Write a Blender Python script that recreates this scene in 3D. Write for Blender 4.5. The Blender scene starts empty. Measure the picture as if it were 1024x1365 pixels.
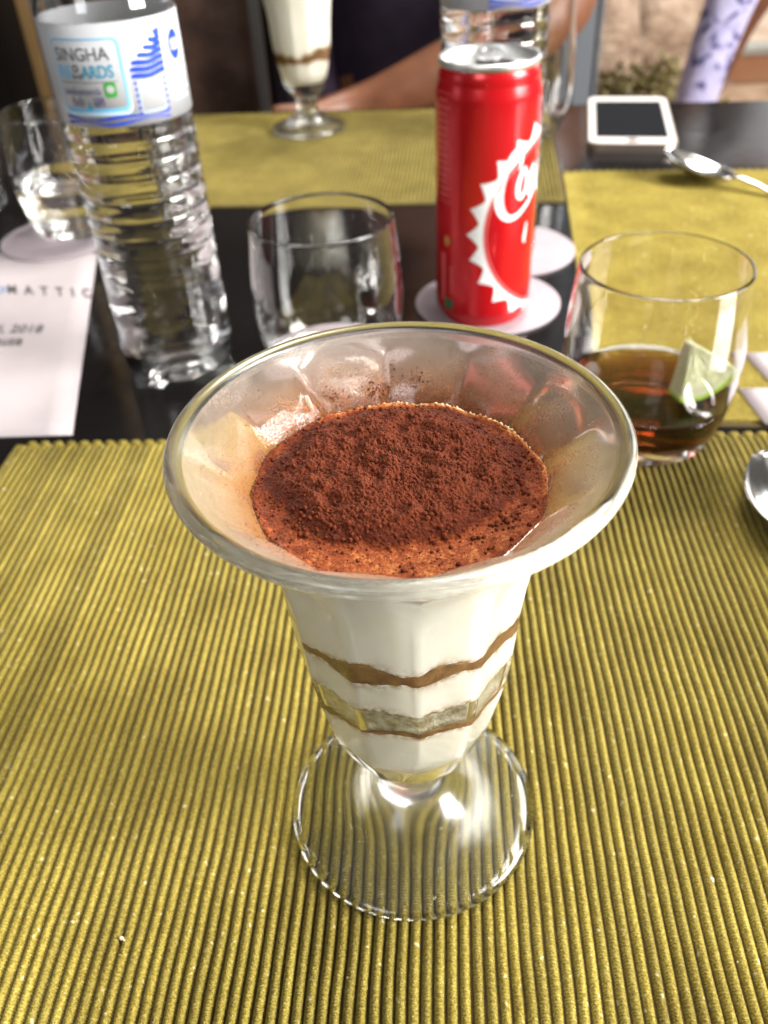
import bpy, bmesh, math, random
from math import sin, cos, pi, radians
from mathutils import Vector, Matrix, noise

random.seed(7)
S = bpy.context.scene
C = S.collection

# ------------------------------------------------------------------ camera
cam_d = bpy.data.cameras.new('camera')
cam = bpy.data.objects.new('camera', cam_d)
C.objects.link(cam)
CR = Vector((0.99819878, 0.04055848, -0.04420633))
CU = Vector((0.00865294, 0.63181799, 0.77506848))
CF = Vector((-0.05936595, 0.77405493, -0.630329))
m = Matrix((CR, CU, -CF)).transposed().to_4x4()
m.translation = (0, 0, 0.24609)
cam.matrix_world = m
cam_d.sensor_fit = 'VERTICAL'
cam_d.sensor_height = 36.0
cam_d.lens = 1152.2 / 1365.0 * 36.0
cam_d.clip_start = 0.01
cam_d.clip_end = 60
cam_d.dof.use_dof = True
cam_d.dof.focus_distance = 0.195
cam_d.dof.aperture_fstop = 16.0
S.camera = cam

# ------------------------------------------------------------------ world + lamps
W = bpy.data.worlds.new('World')
S.world = W
W.use_nodes = True
bg = W.node_tree.nodes['Background']
bg.inputs[0].default_value = (1.0, 0.93, 0.84, 1)
bg.inputs[1].default_value = 0.065


def area(name, loc, target, sx, sy, power, col):
    d = bpy.data.lights.new(name, 'AREA')
    d.shape = 'RECTANGLE'
    d.size, d.size_y = sx, sy
    d.energy = power
    d.color = col
    o = bpy.data.objects.new(name, d)
    C.objects.link(o)
    o.location = loc
    o.rotation_euler = (Vector(target) - Vector(loc)).to_track_quat('-Z', 'Y').to_euler()
    return o


area('window_light_side', (2.6, -0.30, 1.28), (0, 0.22, 0), 1.35, 1.5, 272, (1.0, 0.98, 0.94))
area('window_light_back', (2.1, 3.4, 0.85), (0.2, 0.6, 0), 2.0, 1.4, 40, (0.93, 0.97, 1.0))
area('window_light_front', (-1.0, -1.7, 1.5), (0, 0.4, 0), 0.8, 1.1, 20, (0.95, 0.98, 1.0))
area('overhead_fill', (0.1, -0.3, 2.2), (0.1, -0.3, 0), 3.2, 3.0, 10, (1.0, 0.95, 0.88))  # added fill lamp overhead, gives the steel something pale to reflect
area('patio_fill', (1.6, 3.6, 6.0), (1.0, 3.6, -0.7), 2.5, 2.5, 700, (1.0, 0.97, 0.92))  # added lamp high above the patio, stands in for daylight there
for i, (x, y) in enumerate(((-0.45, 0.9), (0.25, 1.3))):
    d = bpy.data.lights.new('ceiling_bulb', 'POINT')
    d.energy = 3.0
    d.shadow_soft_size = 0.03
    d.color = (1.0, 0.72, 0.42)
    o = bpy.data.objects.new('ceiling_bulb', d)
    o.location = (x, y, 1.7)
    C.objects.link(o)

S.view_settings.view_transform = 'Standard'
S.view_settings.look = 'None'
S.view_settings.exposure = 0.22
S.view_settings.gamma = 1.0
S.view_settings.use_curve_mapping = False
cy = S.cycles
cy.max_bounces = 24
cy.transmission_bounces = 22
cy.glossy_bounces = 8
cy.diffuse_bounces = 4
cy.transparent_max_bounces = 16
cy.caustics_reflective = True
cy.caustics_refractive = True
cy.blur_glossy = 0.4
cy.sample_clamp_indirect = 40.0
cy.use_denoising = True
try:
    cy.denoiser = 'OPENIMAGEDENOISE'
    cy.denoising_input_passes = 'RGB_ALBEDO_NORMAL'
except Exception:
    pass


# ------------------------------------------------------------------ material helpers
def mat(name, col=(0.8, 0.8, 0.8), rough=0.5, metal=0.0, spec=0.5, trans=0.0, ior=1.45, sheen=0.0, coat=0.0):
    M = bpy.data.materials.new(name)
    M.use_nodes = True
    b = M.node_tree.nodes['Principled BSDF']
    b.inputs['Base Color'].default_value = (*col, 1)
    b.inputs['Roughness'].default_value = rough
    b.inputs['Metallic'].default_value = metal
    b.inputs['Specular IOR Level'].default_value = spec
    b.inputs['Transmission Weight'].default_value = trans
    b.inputs['IOR'].default_value = ior
    b.inputs['Sheen Weight'].default_value = sheen
    b.inputs['Coat Weight'].default_value = coat
    return M


def N(M, t, **kw):
    n = M.node_tree.nodes.new(t)
    for k, v in kw.items():
        if k in n.inputs.keys():
            n.inputs[k].default_value = v
        else:
            setattr(n, k, v)
    return n


def L(M, a, b):
    M.node_tree.links.new(a, b)


def bsdf(M):
    return M.node_tree.nodes['Principled BSDF']


def ramp(M, stops):
    r = M.node_tree.nodes.new('ShaderNodeValToRGB')
    e = r.color_ramp.elements
    e[0].position, e[0].color = stops[0][0], (*stops[0][1], 1)
    e[1].position, e[1].color = stops[-1][0], (*stops[-1][1], 1)
    for p, c in stops[1:-1]:
        x = e.new(p)
        x.color = (*c, 1)
    return r


def noisy(name, stops, scale, rough=0.6, detail=6, bump=0.0, bscale=None, bdist=0.001, **kw):
    """a principled material whose colour runs through a noise ramp, with optional bump"""
    M = mat(name, rough=rough, **kw)
    tc = N(M, 'ShaderNodeTexCoord')
    n = N(M, 'ShaderNodeTexNoise', Scale=scale, Detail=detail)
    L(M, tc.outputs['Object'], n.inputs['Vector'])
    r = ramp(M, stops)
    L(M, n.outputs['Fac'], r.inputs['Fac'])
    L(M, r.outputs['Color'], bsdf(M).inputs['Base Color'])
    if bump:
        n2 = N(M, 'ShaderNodeTexNoise', Scale=bscale or scale * 4, Detail=5)
        L(M, tc.outputs['Object'], n2.inputs['Vector'])
        b = N(M, 'ShaderNodeBump', Strength=bump, Distance=bdist)
        L(M, n2.outputs['Fac'], b.inputs['Height'])
        L(M, b.outputs['Normal'], bsdf(M).inputs['Normal'])
    return M


MT = {}
MT['glass'] = mat('clear_glass', (0.97, 0.985, 0.96), 0.0, trans=1.0, ior=1.48)
MT['bowl_glass'] = mat('bowl_glass', (0.97, 0.985, 0.96), 0.07, trans=1.0, ior=1.48)
MT['rim_glass'] = mat('rim_glass', (0.965, 0.985, 0.955), 0.20, trans=1.0, ior=1.48)
MT['foot_glass'] = mat('hazed_glass', (0.97, 0.985, 0.96), 0.06, trans=1.0, ior=1.48)
M = MT['foot_glass']
tc = N(M, 'ShaderNodeTexCoord')
sp = N(M, 'ShaderNodeSeparateXYZ')
L(M, tc.outputs['Object'], sp.inputs[0])
mr = N(M, 'ShaderNodeMapRange')
for k_, v_ in ((1, 0.023), (2, 0.036), (3, 0.20), (4, 0.13)):
    mr.inputs[k_].default_value = v_
rad = N(M, 'ShaderNodeVectorMath', operation='LENGTH')
L(M, tc.outputs['Object'], rad.inputs[0])
L(M, rad.outputs['Value'], mr.inputs[0])
L(M, mr.outputs[0], bsdf(M).inputs['Roughness'])
MT['thin_glass'] = mat('tumbler_glass', (0.985, 0.985, 0.98), 0.0, trans=1.0, ior=1.47)
MT['pet'] = mat('clear_plastic', (0.99, 0.99, 0.99), 0.015, trans=1.0, ior=1.45)
MT['water'] = mat('water', (1, 1, 1), 0.0, trans=1.0, ior=1.333)

# cola: clear amber liquid with absorption in depth
M = mat('cola', (1, 1, 1), 0.0, trans=1.0, ior=1.34)
va = N(M, 'ShaderNodeVolumeAbsorption', Density=165.0)
va.inputs['Color'].default_value = (0.62, 0.33, 0.10, 1)
L(M, va.outputs[0], M.node_tree.nodes['Material Output'].inputs['Volume'])
MT['cola'] = M


def cord_material(name, along, lo, mid, hi):
    """woven cotton cord: colour drift, tiny cross threads (bump), pale lint"""
    M = mat(name, rough=0.72, spec=0.20, sheen=0.05)
    tc = N(M, 'ShaderNodeTexCoord')
    big = N(M, 'ShaderNodeTexNoise', Scale=38.0, Detail=4)
    L(M, tc.outputs['Object'], big.inputs['Vector'])
    fine = N(M, 'ShaderNodeTexNoise', Scale=1400.0, Detail=3)
    L(M, tc.outputs['Object'], fine.inputs['Vector'])
    mx = N(M, 'ShaderNodeMath', operation='MULTIPLY_ADD')
    mx.inputs[1].default_value = 0.70
    L(M, fine.outputs['Fac'], mx.inputs[0])
    h = N(M, 'ShaderNodeMath', operation='MULTIPLY')
    h.inputs[1].default_value = 0.30
    L(M, big.outputs['Fac'], h.inputs[0])
    L(M, h.outputs[0], mx.inputs[2])
    r = ramp(M, [(0.32, lo), (0.5, mid), (0.68, hi)])
    L(M, mx.outputs[0], r.inputs['Fac'])
    lint = N(M, 'ShaderNodeTexNoise', Scale=420.0, Detail=1)
    L(M, tc.outputs['Object'], lint.inputs['Vector'])
    lr = ramp(M, [(0.70, (0, 0, 0)), (0.76, (0.55, 0.55, 0.55))])
    L(M, lint.outputs['Fac'], lr.inputs['Fac'])
    mixc = N(M, 'ShaderNodeMix', data_type='RGBA')
    L(M, lr.outputs['Color'], mixc.inputs[0])
    L(M, r.outputs['Color'], mixc.inputs[6])
    mixc.inputs[7].default_value = (0.72, 0.66, 0.42, 1)
    oi = N(M, 'ShaderNodeObjectInfo')          # each cord dyed a little differently
    orr = N(M, 'ShaderNodeMapRange')
    orr.inputs[3].default_value, orr.inputs[4].default_value = 0.84, 1.16
    L(M, oi.outputs['Random'], orr.inputs[0])
    vm = N(M, 'ShaderNodeVectorMath', operation='SCALE')
    L(M, mixc.outputs[2], vm.inputs[0])
    L(M, orr.outputs[0], vm.inputs['Scale'])
    L(M, vm.outputs[0], bsdf(M).inputs['Base Color'])
    sep = N(M, 'ShaderNodeSeparateXYZ')
    L(M, tc.outputs['Object'], sep.inputs[0])
    t = N(M, 'ShaderNodeMath', operation='MULTIPLY')
    t.inputs[1].default_value = 2 * pi / 0.00085
    L(M, sep.outputs[along], t.inputs[0])
    jit = N(M, 'ShaderNodeMath', operation='MULTIPLY_ADD')
    jit.inputs[1].default_value = 7.0
    L(M, fine.outputs['Fac'], jit.inputs[0])
    L(M, t.outputs[0], jit.inputs[2])
    sn = N(M, 'ShaderNodeMath', operation='SINE')
    L(M, jit.outputs[0], sn.inputs[0])
    ad = N(M, 'ShaderNodeMath', operation='MULTIPLY_ADD')
    ad.inputs[1].default_value = 0.45
    L(M, sn.outputs[0], ad.inputs[0])
    L(M, fine.outputs['Fac'], ad.inputs[2])
    b = N(M, 'ShaderNodeBump', Strength=0.85, Distance=0.0005)
    L(M, ad.outputs[0], b.inputs['Height'])
    L(M, b.outputs['Normal'], bsdf(M).inputs['Normal'])
    return M


OL = ((0.122, 0.083, 0.0068), (0.236, 0.179, 0.026), (0.385, 0.312, 0.066))
MT['cord'] = cord_material('olive_cord', 1, *OL)
MT['cord_x'] = cord_material('olive_cord_across', 0, *OL)
MT['mat_base'] = noisy('olive_weave_base', [(0.3, (0.030, 0.017, 0.001)), (0.7, (0.075, 0.045, 0.003))], 700, 0.85)

# ------------------------------------------------------------------ geometry helpers


def link(o, parent=None):
    C.objects.link(o)
    if parent is not None:
        o.parent = parent
    return o


def mesh(name, verts, faces, material, parent=None, smooth=True, loc=None):
    me = bpy.data.meshes.new(name)
    me.from_pydata([tuple(v) for v in verts], [], faces)
    me.update()
    if smooth:
        me.shade_smooth()
    if material is not None:
        me.materials.append(MT[material] if isinstance(material, str) else material)
    o = bpy.data.objects.new(name, me)
    if loc is not None:
        o.location = loc
    return link(o, parent)


def bm_obj(name, bm, material, parent=None, smooth=True, loc=None, recalc=True):
    if recalc:
        bmesh.ops.recalc_face_normals(bm, faces=bm.faces)
    me = bpy.data.meshes.new(name)
    bm.to_mesh(me)
    bm.free()
    if smooth:
        me.shade_smooth()
    me.materials.append(MT[material] if isinstance(material, str) else material)
    o = bpy.data.objects.new(name, me)
    if loc is not None:
        o.location = loc
    return link(o, parent)


def tag(o, label, cat, group=None):
    o['label'] = label
    o['category'] = cat
    if group:
        o['group'] = group
    return o


def thing(name, label, cat, loc=(0, 0, 0), rz=0.0, group=None):
    o = bpy.data.objects.new(name, None)
    o.empty_display_size = 0.02
    C.objects.link(o)
    o.location = loc
    o.rotation_euler = (0, 0, rz)
    return tag(o, label, cat, group)


def copy_tree(o, parent=None):
    c = o.copy()
    C.objects.link(c)
    c.parent = parent
    for ch in list(o.children):
        copy_tree(ch, c)
    return c


def catmull(pts, k=4):
    out = []
    n = len(pts)
    for i in range(n - 1):
        p0, p1, p2, p3 = pts[max(i - 1, 0)], pts[i], pts[i + 1], pts[min(i + 2, n - 1)]
        for j in range(k):
            t = j / k
            out.append(tuple(0.5 * ((2 * b) + (-a + c) * t + (2 * a - 5 * b + 4 * c - d) * t * t + (-a + 3 * b - 3 * c + d) * t ** 3)
                             for a, b, c, d in zip(p0, p1, p2, p3)))
    out.append(tuple(pts[-1]))
    return out


def lathe(profile, seg=96, shape=None):
    """profile: (r, z) points; travelled upward on an outer wall the normals face out"""
    V, Fc = [], []
    rings = []
    for (r, z) in profile:
        if r < 1e-7:
            rings.append([len(V)])
            V.append((0, 0, z))
        else:
            ids = []
            for j in range(seg):
                a = 2 * pi * j / seg
                k = shape(z, a) if shape else 1.0
                ids.append(len(V))
                V.append((r * k * cos(a), r * k * sin(a), z))
            rings.append(ids)
    for A, B in zip(rings, rings[1:]):
        for j in range(seg):
            j2 = (j + 1) % seg
            if len(A) == 1 and len(B) == 1:
                continue
            if len(A) == 1:
                Fc.append((A[0], B[j2], B[j]))
            elif len(B) == 1:
                Fc.append((A[j], A[j2], B[0]))
            else:
                Fc.append((A[j], A[j2], B[j2], B[j]))
    return V, Fc


def mm(pts):
    return [(r / 1000, z / 1000) for r, z in pts]


def box(name, lo, hi, material, parent=None, bevel=0.0, seg=2, smooth=False):
    bm = bmesh.new()
    bmesh.ops.create_cube(bm, size=1)
    for v in bm.verts:
        v.co = Vector([(lo[i] + hi[i]) / 2 + v.co[i] * (hi[i] - lo[i]) for i in range(3)])
    if bevel:
        bmesh.ops.bevel(bm, geom=bm.edges[:], offset=bevel, segments=seg, affect='EDGES', profile=0.5)
    return bm_obj(name, bm, material, parent, smooth)


def tube(pts, radii, seg=12, cap=True):
    """swept tube through points; radii scalar or list or (a, b) ellipses"""
    V, Fc = [], []
    n = len(pts)
    pts = [Vector(p) for p in pts]
    up = Vector((0, 0, 1))
    for i, p in enumerate(pts):
        d = (pts[min(i + 1, n - 1)] - pts[max(i - 1, 0)]).normalized()
        s = d.cross(up)
        if s.length < 1e-4:
            s = d.cross(Vector((0, 1, 0)))
        s.normalize()
        u = s.cross(d)
        r = radii[i] if isinstance(radii, (list, tuple)) else radii
        ra, rb = r if isinstance(r, tuple) else (r, r)
        for j in range(seg):
            a = 2 * pi * j / seg
            V.append(p + s * (cos(a) * ra) + u * (sin(a) * rb))
    for i in range(n - 1):
        for j in range(seg):
            j2 = (j + 1) % seg
            Fc.append((i * seg + j, i * seg + j2, (i + 1) * seg + j2, (i + 1) * seg + j))
    if cap:
        Fc.append(tuple(range(seg))[::-1])
        Fc.append(tuple((n - 1) * seg + j for j in range(seg)))
    return V, Fc


TABLE_Z = -0.003

# ------------------------------------------------------------------ setting: table, floor, wall, patio
M = mat('black_lacquer', (0.008, 0.007, 0.007), 0.09, spec=0.5)
tc = N(M, 'ShaderNodeTexCoord')
n = N(M, 'ShaderNodeTexNoise', Scale=60, Detail=6)
L(M, tc.outputs['Object'], n.inputs['Vector'])
r = ramp(M, [(0.35, (0.07,) * 3), (0.75, (0.17,) * 3)])
L(M, n.outputs['Fac'], r.inputs['Fac'])
L(M, r.outputs['Color'], bsdf(M).inputs['Roughness'])
MT['table'] = M
t = thing('dining_table', 'long black lacquered dining table under all the place settings', 'table', (0, 0, TABLE_Z))
E0, E1 = Vector((-1.3, 1.052)), Vector((1.1, 0.934))    # the far edge runs slightly askew to the near placemat
V = [(-1.3, -0.25, 0), (1.1, -0.25, 0), (E1.x, E1.y, 0), (E0.x, E0.y, 0)]
V += [(x, y, -0.03) for x, y, z in V]
bm = bmesh.new()
vs = [bm.verts.new(v) for v in V]
for f in ((0, 1, 2, 3), (7, 6, 5, 4), (0, 4, 5, 1), (1, 5, 6, 2), (2, 6, 7, 3), (3, 7, 4, 0)):
    bm.faces.new([vs[i] for i in f])
bmesh.ops.bevel(bm, geom=bm.edges[:], offset=0.002, segments=2, affect='EDGES')
bm_obj('table_top', bm, 'table', t, smooth=False)
for x, y in ((-1.2, -0.15), (1.0, -0.15), (-1.2, 0.95), (1.0, 0.84)):
    box('leg', (x - 0.03, y - 0.03, -0.747), (x + 0.03, y + 0.03, -0.031), 'table', t, 0.003)

MT['floor'] = noisy('brown_floor', [(0.3, (0.035, 0.022, 0.014)), (0.7, (0.07, 0.045, 0.028))], 6, 0.35)
o = mesh('floor', [(-4, -3, -0.75), (4, -3, -0.75), (4, 2.25, -0.75), (-4, 2.25, -0.75)], [(0, 1, 2, 3)], 'floor', smooth=False)
o['kind'] = 'structure'
MT['earth'] = noisy('patio_earth', [(0.3, (0.16, 0.09, 0.05)), (0.5, (0.30, 0.20, 0.13)), (0.72, (0.42, 0.31, 0.22))], 5, 0.9, bump=0.6, bscale=18, bdist=0.03)
o = mesh('ground', [(-8, 2.25, -0.76), (12, 2.25, -0.76), (12, 16, -0.76), (-8, 16, -0.76)], [(0, 1, 2, 3)], 'earth', smooth=False)
o['kind'] = 'structure'
MT['wall'] = noisy('dark_wood_wall', [(0.3, (0.012, 0.007, 0.004)), (0.7, (0.028, 0.016, 0.009))], 3, 0.5)
box('wall', (-4, 2.1, -0.75), (0.286, 2.2, 1.9), 'wall')['kind'] = 'structure'
o = bpy.data.objects['wall']
tag(o, 'dark brown wooden wall behind the far diner', 'wall')
del o['kind']

# posts of the window frame and door frame
MT['alu'] = mat('grey_aluminium', (0.30, 0.33, 0.37), 0.35, metal=0.6)
MT['tan_wood'] = noisy('tan_wood', [(0.3, (0.42, 0.25, 0.09)), (0.7, (0.52, 0.33, 0.14))], 14, 0.5)
t = thing('window_post', 'grey aluminium window post right of the far drinking glass', 'post', (0.313, 2.0, -0.75))
box('upright', (-0.022, -0.03, 0.0), (0.022, 0.03, 2.6), 'alu', t, 0.003)
box('edge_bead', (0.0225, -0.036, 0.0), (0.0285, -0.026, 2.6), 'alu', t, 0.001)
t = thing('door_frame', 'tan wooden door post with grey metal edge at the far left', 'door frame', (-0.826, 2.0, -0.75))
box('upright', (-0.013, -0.03, 0.0), (0.012, 0.03, 2.6), 'tan_wood', t, 0.003)
box('metal_edge', (0.0125, -0.025, 0.0), (0.034, 0.025, 2.6), 'alu', t, 0.002)

# ------------------------------------------------------------------ placemats


def ripple(x, y):
    return 0.0010 * (noise.noise(Vector((x * 9, y * 13, 3.1)))) + 0.00035 * noise.noise(Vector((x * 60, y * 55, 1.7)))


def rib_strip(xc, y0, y1, w, h, segs, wav=1.0, axis=0):
    """one cord of the weave: a half-round strip, its crown wavering as woven cloth does"""
    prof = [(-0.5, 0.0), (-0.46, 0.50), (-0.24, 0.90), (0.0, 1.0), (0.24, 0.90), (0.46, 0.50), (0.5, 0.0)]
    V, Fc = [], []
    n = len(prof)
    for i in range(segs + 1):
        y = y0 + (y1 - y0) * i / segs
        x = xc + wav * ripple(xc, y)
        k = 1 + 0.06 * noise.noise(Vector((xc * 400, y * 120, 0)))
        e = 0.45 if i in (0, segs) else 1.0
        for a, b in prof:
            V.append((x + a * w * k, y, b * h * k * e))
    for i in range(segs):
        for j in range(n - 1):
            Fc.append((i * n + j, i * n + j + 1, (i + 1) * n + j + 1, (i + 1) * n + j))
    Fc.append(tuple(range(n)))
    Fc.append(tuple(segs * n + j for j in range(n))[::-1])
    if axis == 1:
        V = [(y, -x, z) for x, y, z in V]
    return V, Fc


PITCH = 0.00342
RW, RH = 0.00288, 0.0025


def hem_lumps(name, xs, y, parent, material):
    V, Fc = lathe(catmull([(0, 1), (0.5, 0.86), (0.86, 0.5), (1, 0)][::-1], 2), 10)
    me = None
    for x in xs:
        if me is None:
            o = mesh(name, [(0.0030 * a, 0.0018 * b, 0.0021 * c) for a, b, c in V], Fc, material, parent)
            me = o.data
        else:
            o = bpy.data.objects.new(name, me)
            link(o, parent)
        o.location = (x, y, 0.0006)
        o.rotation_euler = (0, 0, random.uniform(-0.15, 0.15))


# near placemat: every cord its own part
nm = thing('placemat', 'olive green ribbed placemat under the cocoa topped dessert glass', 'placemat', (0, 0, TABLE_Z + 0.0006), group='olive placemats')
X0, X1, Y0, Y1 = -0.2180, 0.236, 0.022, 0.3625
box('backing', (X0, Y0, -0.0005), (X1, Y1, 0.0004), 'mat_base', nm)
xs = []
x = X0 + 0.0062
V, Fc = rib_strip(X0 + 0.0028, Y0, Y1, 0.0056, 0.0014, 50, 0.5)
mesh('hem', V, Fc, 'cord', nm)
while x < X1 - 0.002:
    V, Fc = rib_strip(x, Y0 + 0.001, Y1 - 0.0012, RW, RH * random.uniform(0.95, 1.05), 64)
    mesh('rib', V, Fc, 'cord', nm)
    xs.append(x)
    x += PITCH
hem_lumps('hem_stitch', xs[1::2], Y1 - 0.0005, nm, 'cord')


def far_mat(label, corner, rz, w, d, axis):
    """a placemat too far off to pick its cords apart: the cords stay geometry, joined"""
    t = thing('placemat', label, 'placemat', (corner[0], corner[1], TABLE_Z + 0.0006), rz, 'olive placemats')
    box('backing', (0, -d, -0.0005), (w, 0, 0.0004), 'mat_base', t)
    V, Fc = [], []
    L0, L1 = (-d + 0.001, -0.001) if axis == 0 else (0.001, w - 0.001)
    span = w if axis == 0 else d
    x = 0.003
    while x < span - 0.002:
        v, f = rib_strip(x, L0, L1, RW, RH, 26, 0.6, axis)
        b = len(V)
        V += v
        Fc += [tuple(i + b for i in q) for q in f]
        x += PITCH
    o = mesh('rib_field', V, Fc, 'cord' if axis == 0 else 'cord_x', t)
    o['kind'] = 'stuff'
    bx = [0.004 + 0.0068 * i for i in range(int((w - 0.006) / 0.0068))]
    v0, f0 = lathe([(1, 0), (0.86, 0.5), (0.5, 0.86), (0, 1)], 8)
    V, Fc = [], []
    for q in bx:
        b = len(V)
        V += [(0.0029 * a + q, 0.0018 * e - 0.0004, 0.0021 * c + 0.0006) for a, e, c in v0]
        Fc += [tuple(i + b for i in g) for g in f0]
    o = mesh('hem_stitches', V, Fc, 'cord', t)
    o['kind'] = 'stuff'
    return t


far_mat('olive green placemat under the far second dessert glass', (-0.305, 0.985), radians(-2.6), 0.425, 0.275, 0)
far_mat('olive green placemat on the right under the tilted far spoon', (0.1105, 0.762), radians(-4.0), 0.43, 0.388, 1)

# ------------------------------------------------------------------ coasters
MT['coaster'] = noisy('coaster_card', [(0.3, (0.31, 0.26, 0.285)), (0.7, (0.36, 0.31, 0.335))], 40, 0.75, bump=0.1, bscale=900, bdist=0.0002)
cv, cf = lathe(mm([(0, 0), (45.3, 0), (46.0, 0.5), (46.0, 1.5), (45.2, 2.0), (0, 2.0)]), 80)
first = None
CO_T = TABLE_Z + 0.0022
for lab, x, y in (('round white card coaster under the red can', 0.0345, 0.5175),
                  ('round white card coaster just behind the red can', 0.0545, 0.600),
                  ('round white card coaster under the empty tumbler', -0.056, 0.437),
                  ('round white card coaster above the printed sheet at the left', -0.289, 0.647)):
    if first is None:
        first = mesh('coaster', cv, cf, 'coaster')
        o = first
    else:
        o = bpy.data.objects.new('coaster', first.data)
        link(o)
    bpy.context.view_layer.update()
    o.location = (x, y, TABLE_Z + 0.0001)
    tag(o, lab, 'coaster', 'round card coasters')
bpy.data.objects['coaster'].data.shade_flat()

# ------------------------------------------------------------------ sundae glass
NF = 12


def flute(z, a, top=0.139, lo=0.030, deep=1.25):
    w = max(0.0, min(1.0, (z - lo) / 0.014)) * max(0.0, min(1.0, (top - z) / 0.012))
    w = deep * w * w * (3 - 2 * w)
    q = (a % (2 * pi / NF)) - pi / NF
    g = cos(pi / NF) / cos(q)
    g = g ** 1.15
    return 1 + w * (g - 0.983)


def flute_in(z, a):
    """the inside is smoother than the outside, except in the flared lip"""
    u = max(0.0, min(1.0, (z - 0.1280) / 0.0085))
    v = max(0.0, min(1.0, (0.118 - z) / 0.010))
    return flute(z, a, 0.1425, 0.036, 0.22 + 2.1 * u + 0.85 * v)


OUT = [(0, 6.5), (10, 6.0), (22, 3.6), (31, 1.0), (34.5, 0.1), (36.4, 0.1), (37.7, 1.3), (37.6, 2.9), (35.6, 4.4), (28.5, 7.0), (21, 10), (14.8, 14), (11, 18), (9.7, 22),
       (9.9, 26), (10.9, 29), (12.9, 32), (16.2, 36), (18.6, 40), (22.2, 50), (24.4, 60), (26.4, 70), (27.8, 80), (28.6, 90), (29.4, 100),
       (30.7, 110), (32.4, 118), (35.2, 125), (39.2, 131), (44, 136), (47.7, 139.3), (49.3, 140.7), (49.95, 142.1), (49.6, 143.4), (48.4, 144.1), (47.0, 143.7), (45.6, 142.4)]
INN = [(42.3, 139.3), (37.8, 135), (33.8, 130), (31.2, 124), (29.2, 116), (27.4, 105), (26.3, 90), (25.5, 80), (24.1, 70), (22.0, 60), (19.6, 53),
       (17.2, 49.2), (13.8, 46.4), (9.5, 44.4), (5, 43.5), (0, 43.3)]


INS = catmull(INN, 5)


def inner_r(z):
    for (r0, z0), (r1, z1) in zip(INS, INS[1:]):
        if z1 / 1000 <= z <= z0 / 1000:
            t = (z - z1 / 1000) / ((z0 - z1) / 1000)
            return (r1 + (r0 - r1) * t) / 1000
    return (INN[0][0] if z > 0.1 else 0.0) / 1000


def sundae(label, loc, rz, group):
    t = thing('sundae_glass', label, 'glass', loc, rz, group)
    P = mm(catmull(OUT + INN, 5))
    k = 5
    cuts = {'foot': (0, 9 * k), 'stem': (9 * k, 14 * k), 'rim': (30 * k, 36 * k)}
    SEG = NF * 12
    for nme, (a, b) in cuts.items():
        v, f = lathe(P[a:b + 1], SEG, flute)
        mesh(nme, v, f, 'rim_glass' if nme == 'rim' else 'foot_glass', t)
    v1, f1 = lathe(P[14 * k:30 * k + 1], SEG, flute)
    v2, f2 = lathe(P[36 * k:], SEG, flute_in)
    b = len(v1)
    mesh('bowl', v1 + v2, f1 + [tuple(i + b for i in q) for q in f2], 'bowl_glass', t)
    return t


SUN = Vector((-0.0079, 0.1546, -0.0003))
sundae('fluted clear sundae glass in the foreground holding cocoa dusted tiramisu', SUN, 0.13, 'sundae glasses')

# ------------------------------------------------------------------ tiramisu in the sundae glass
MT['cream'] = noisy('mascarpone_cream', [(0.3, (0.93, 0.885, 0.77)), (0.7, (0.96, 0.93, 0.85))], 120, 0.45, bump=0.15, bscale=300, bdist=0.0006)
M = MT['cream']
b_ = bsdf(M)
src = b_.inputs['Base Color'].links[0].from_socket
st_ = N(M, 'ShaderNodeAttribute', attribute_name='stain')
tc = N(M, 'ShaderNodeTexCoord')
nn = N(M, 'ShaderNodeTexNoise', Scale=520, Detail=5)
L(M, tc.outputs['Object'], nn.inputs['Vector'])
ml = N(M, 'ShaderNodeMath', operation='MULTIPLY')
L(M, st_.outputs['Fac'], ml.inputs[0])
sr = ramp(M, [(0.36, (0, 0, 0)), (0.62, (1.3, 1.3, 1.3))])
L(M, nn.outputs['Fac'], sr.inputs['Fac'])
L(M, sr.outputs['Color'], ml.inputs[1])
mxc = N(M, 'ShaderNodeMix', data_type='RGBA')
L(M, ml.outputs[0], mxc.inputs[0])
L(M, src, mxc.inputs[6])
mxc.inputs[7].default_value = (0.40, 0.22, 0.08, 1)
L(M, mxc.outputs[2], b_.inputs['Base Color'])
MT['coffee'] = noisy('coffee_soaked_sponge', [(0.3, (0.13, 0.055, 0.018)), (0.7, (0.30, 0.15, 0.05))], 260, 0.55, bump=0.5, bscale=900, bdist=0.0006)
MT['coffee_wet'] = noisy('wet_sponge', [(0.35, (0.36, 0.27, 0.15)), (0.5, (0.58, 0.52, 0.40)), (0.65, (0.74, 0.70, 0.60))], 420, 0.22, bump=0.8, bscale=1300, bdist=0.0008)


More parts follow.
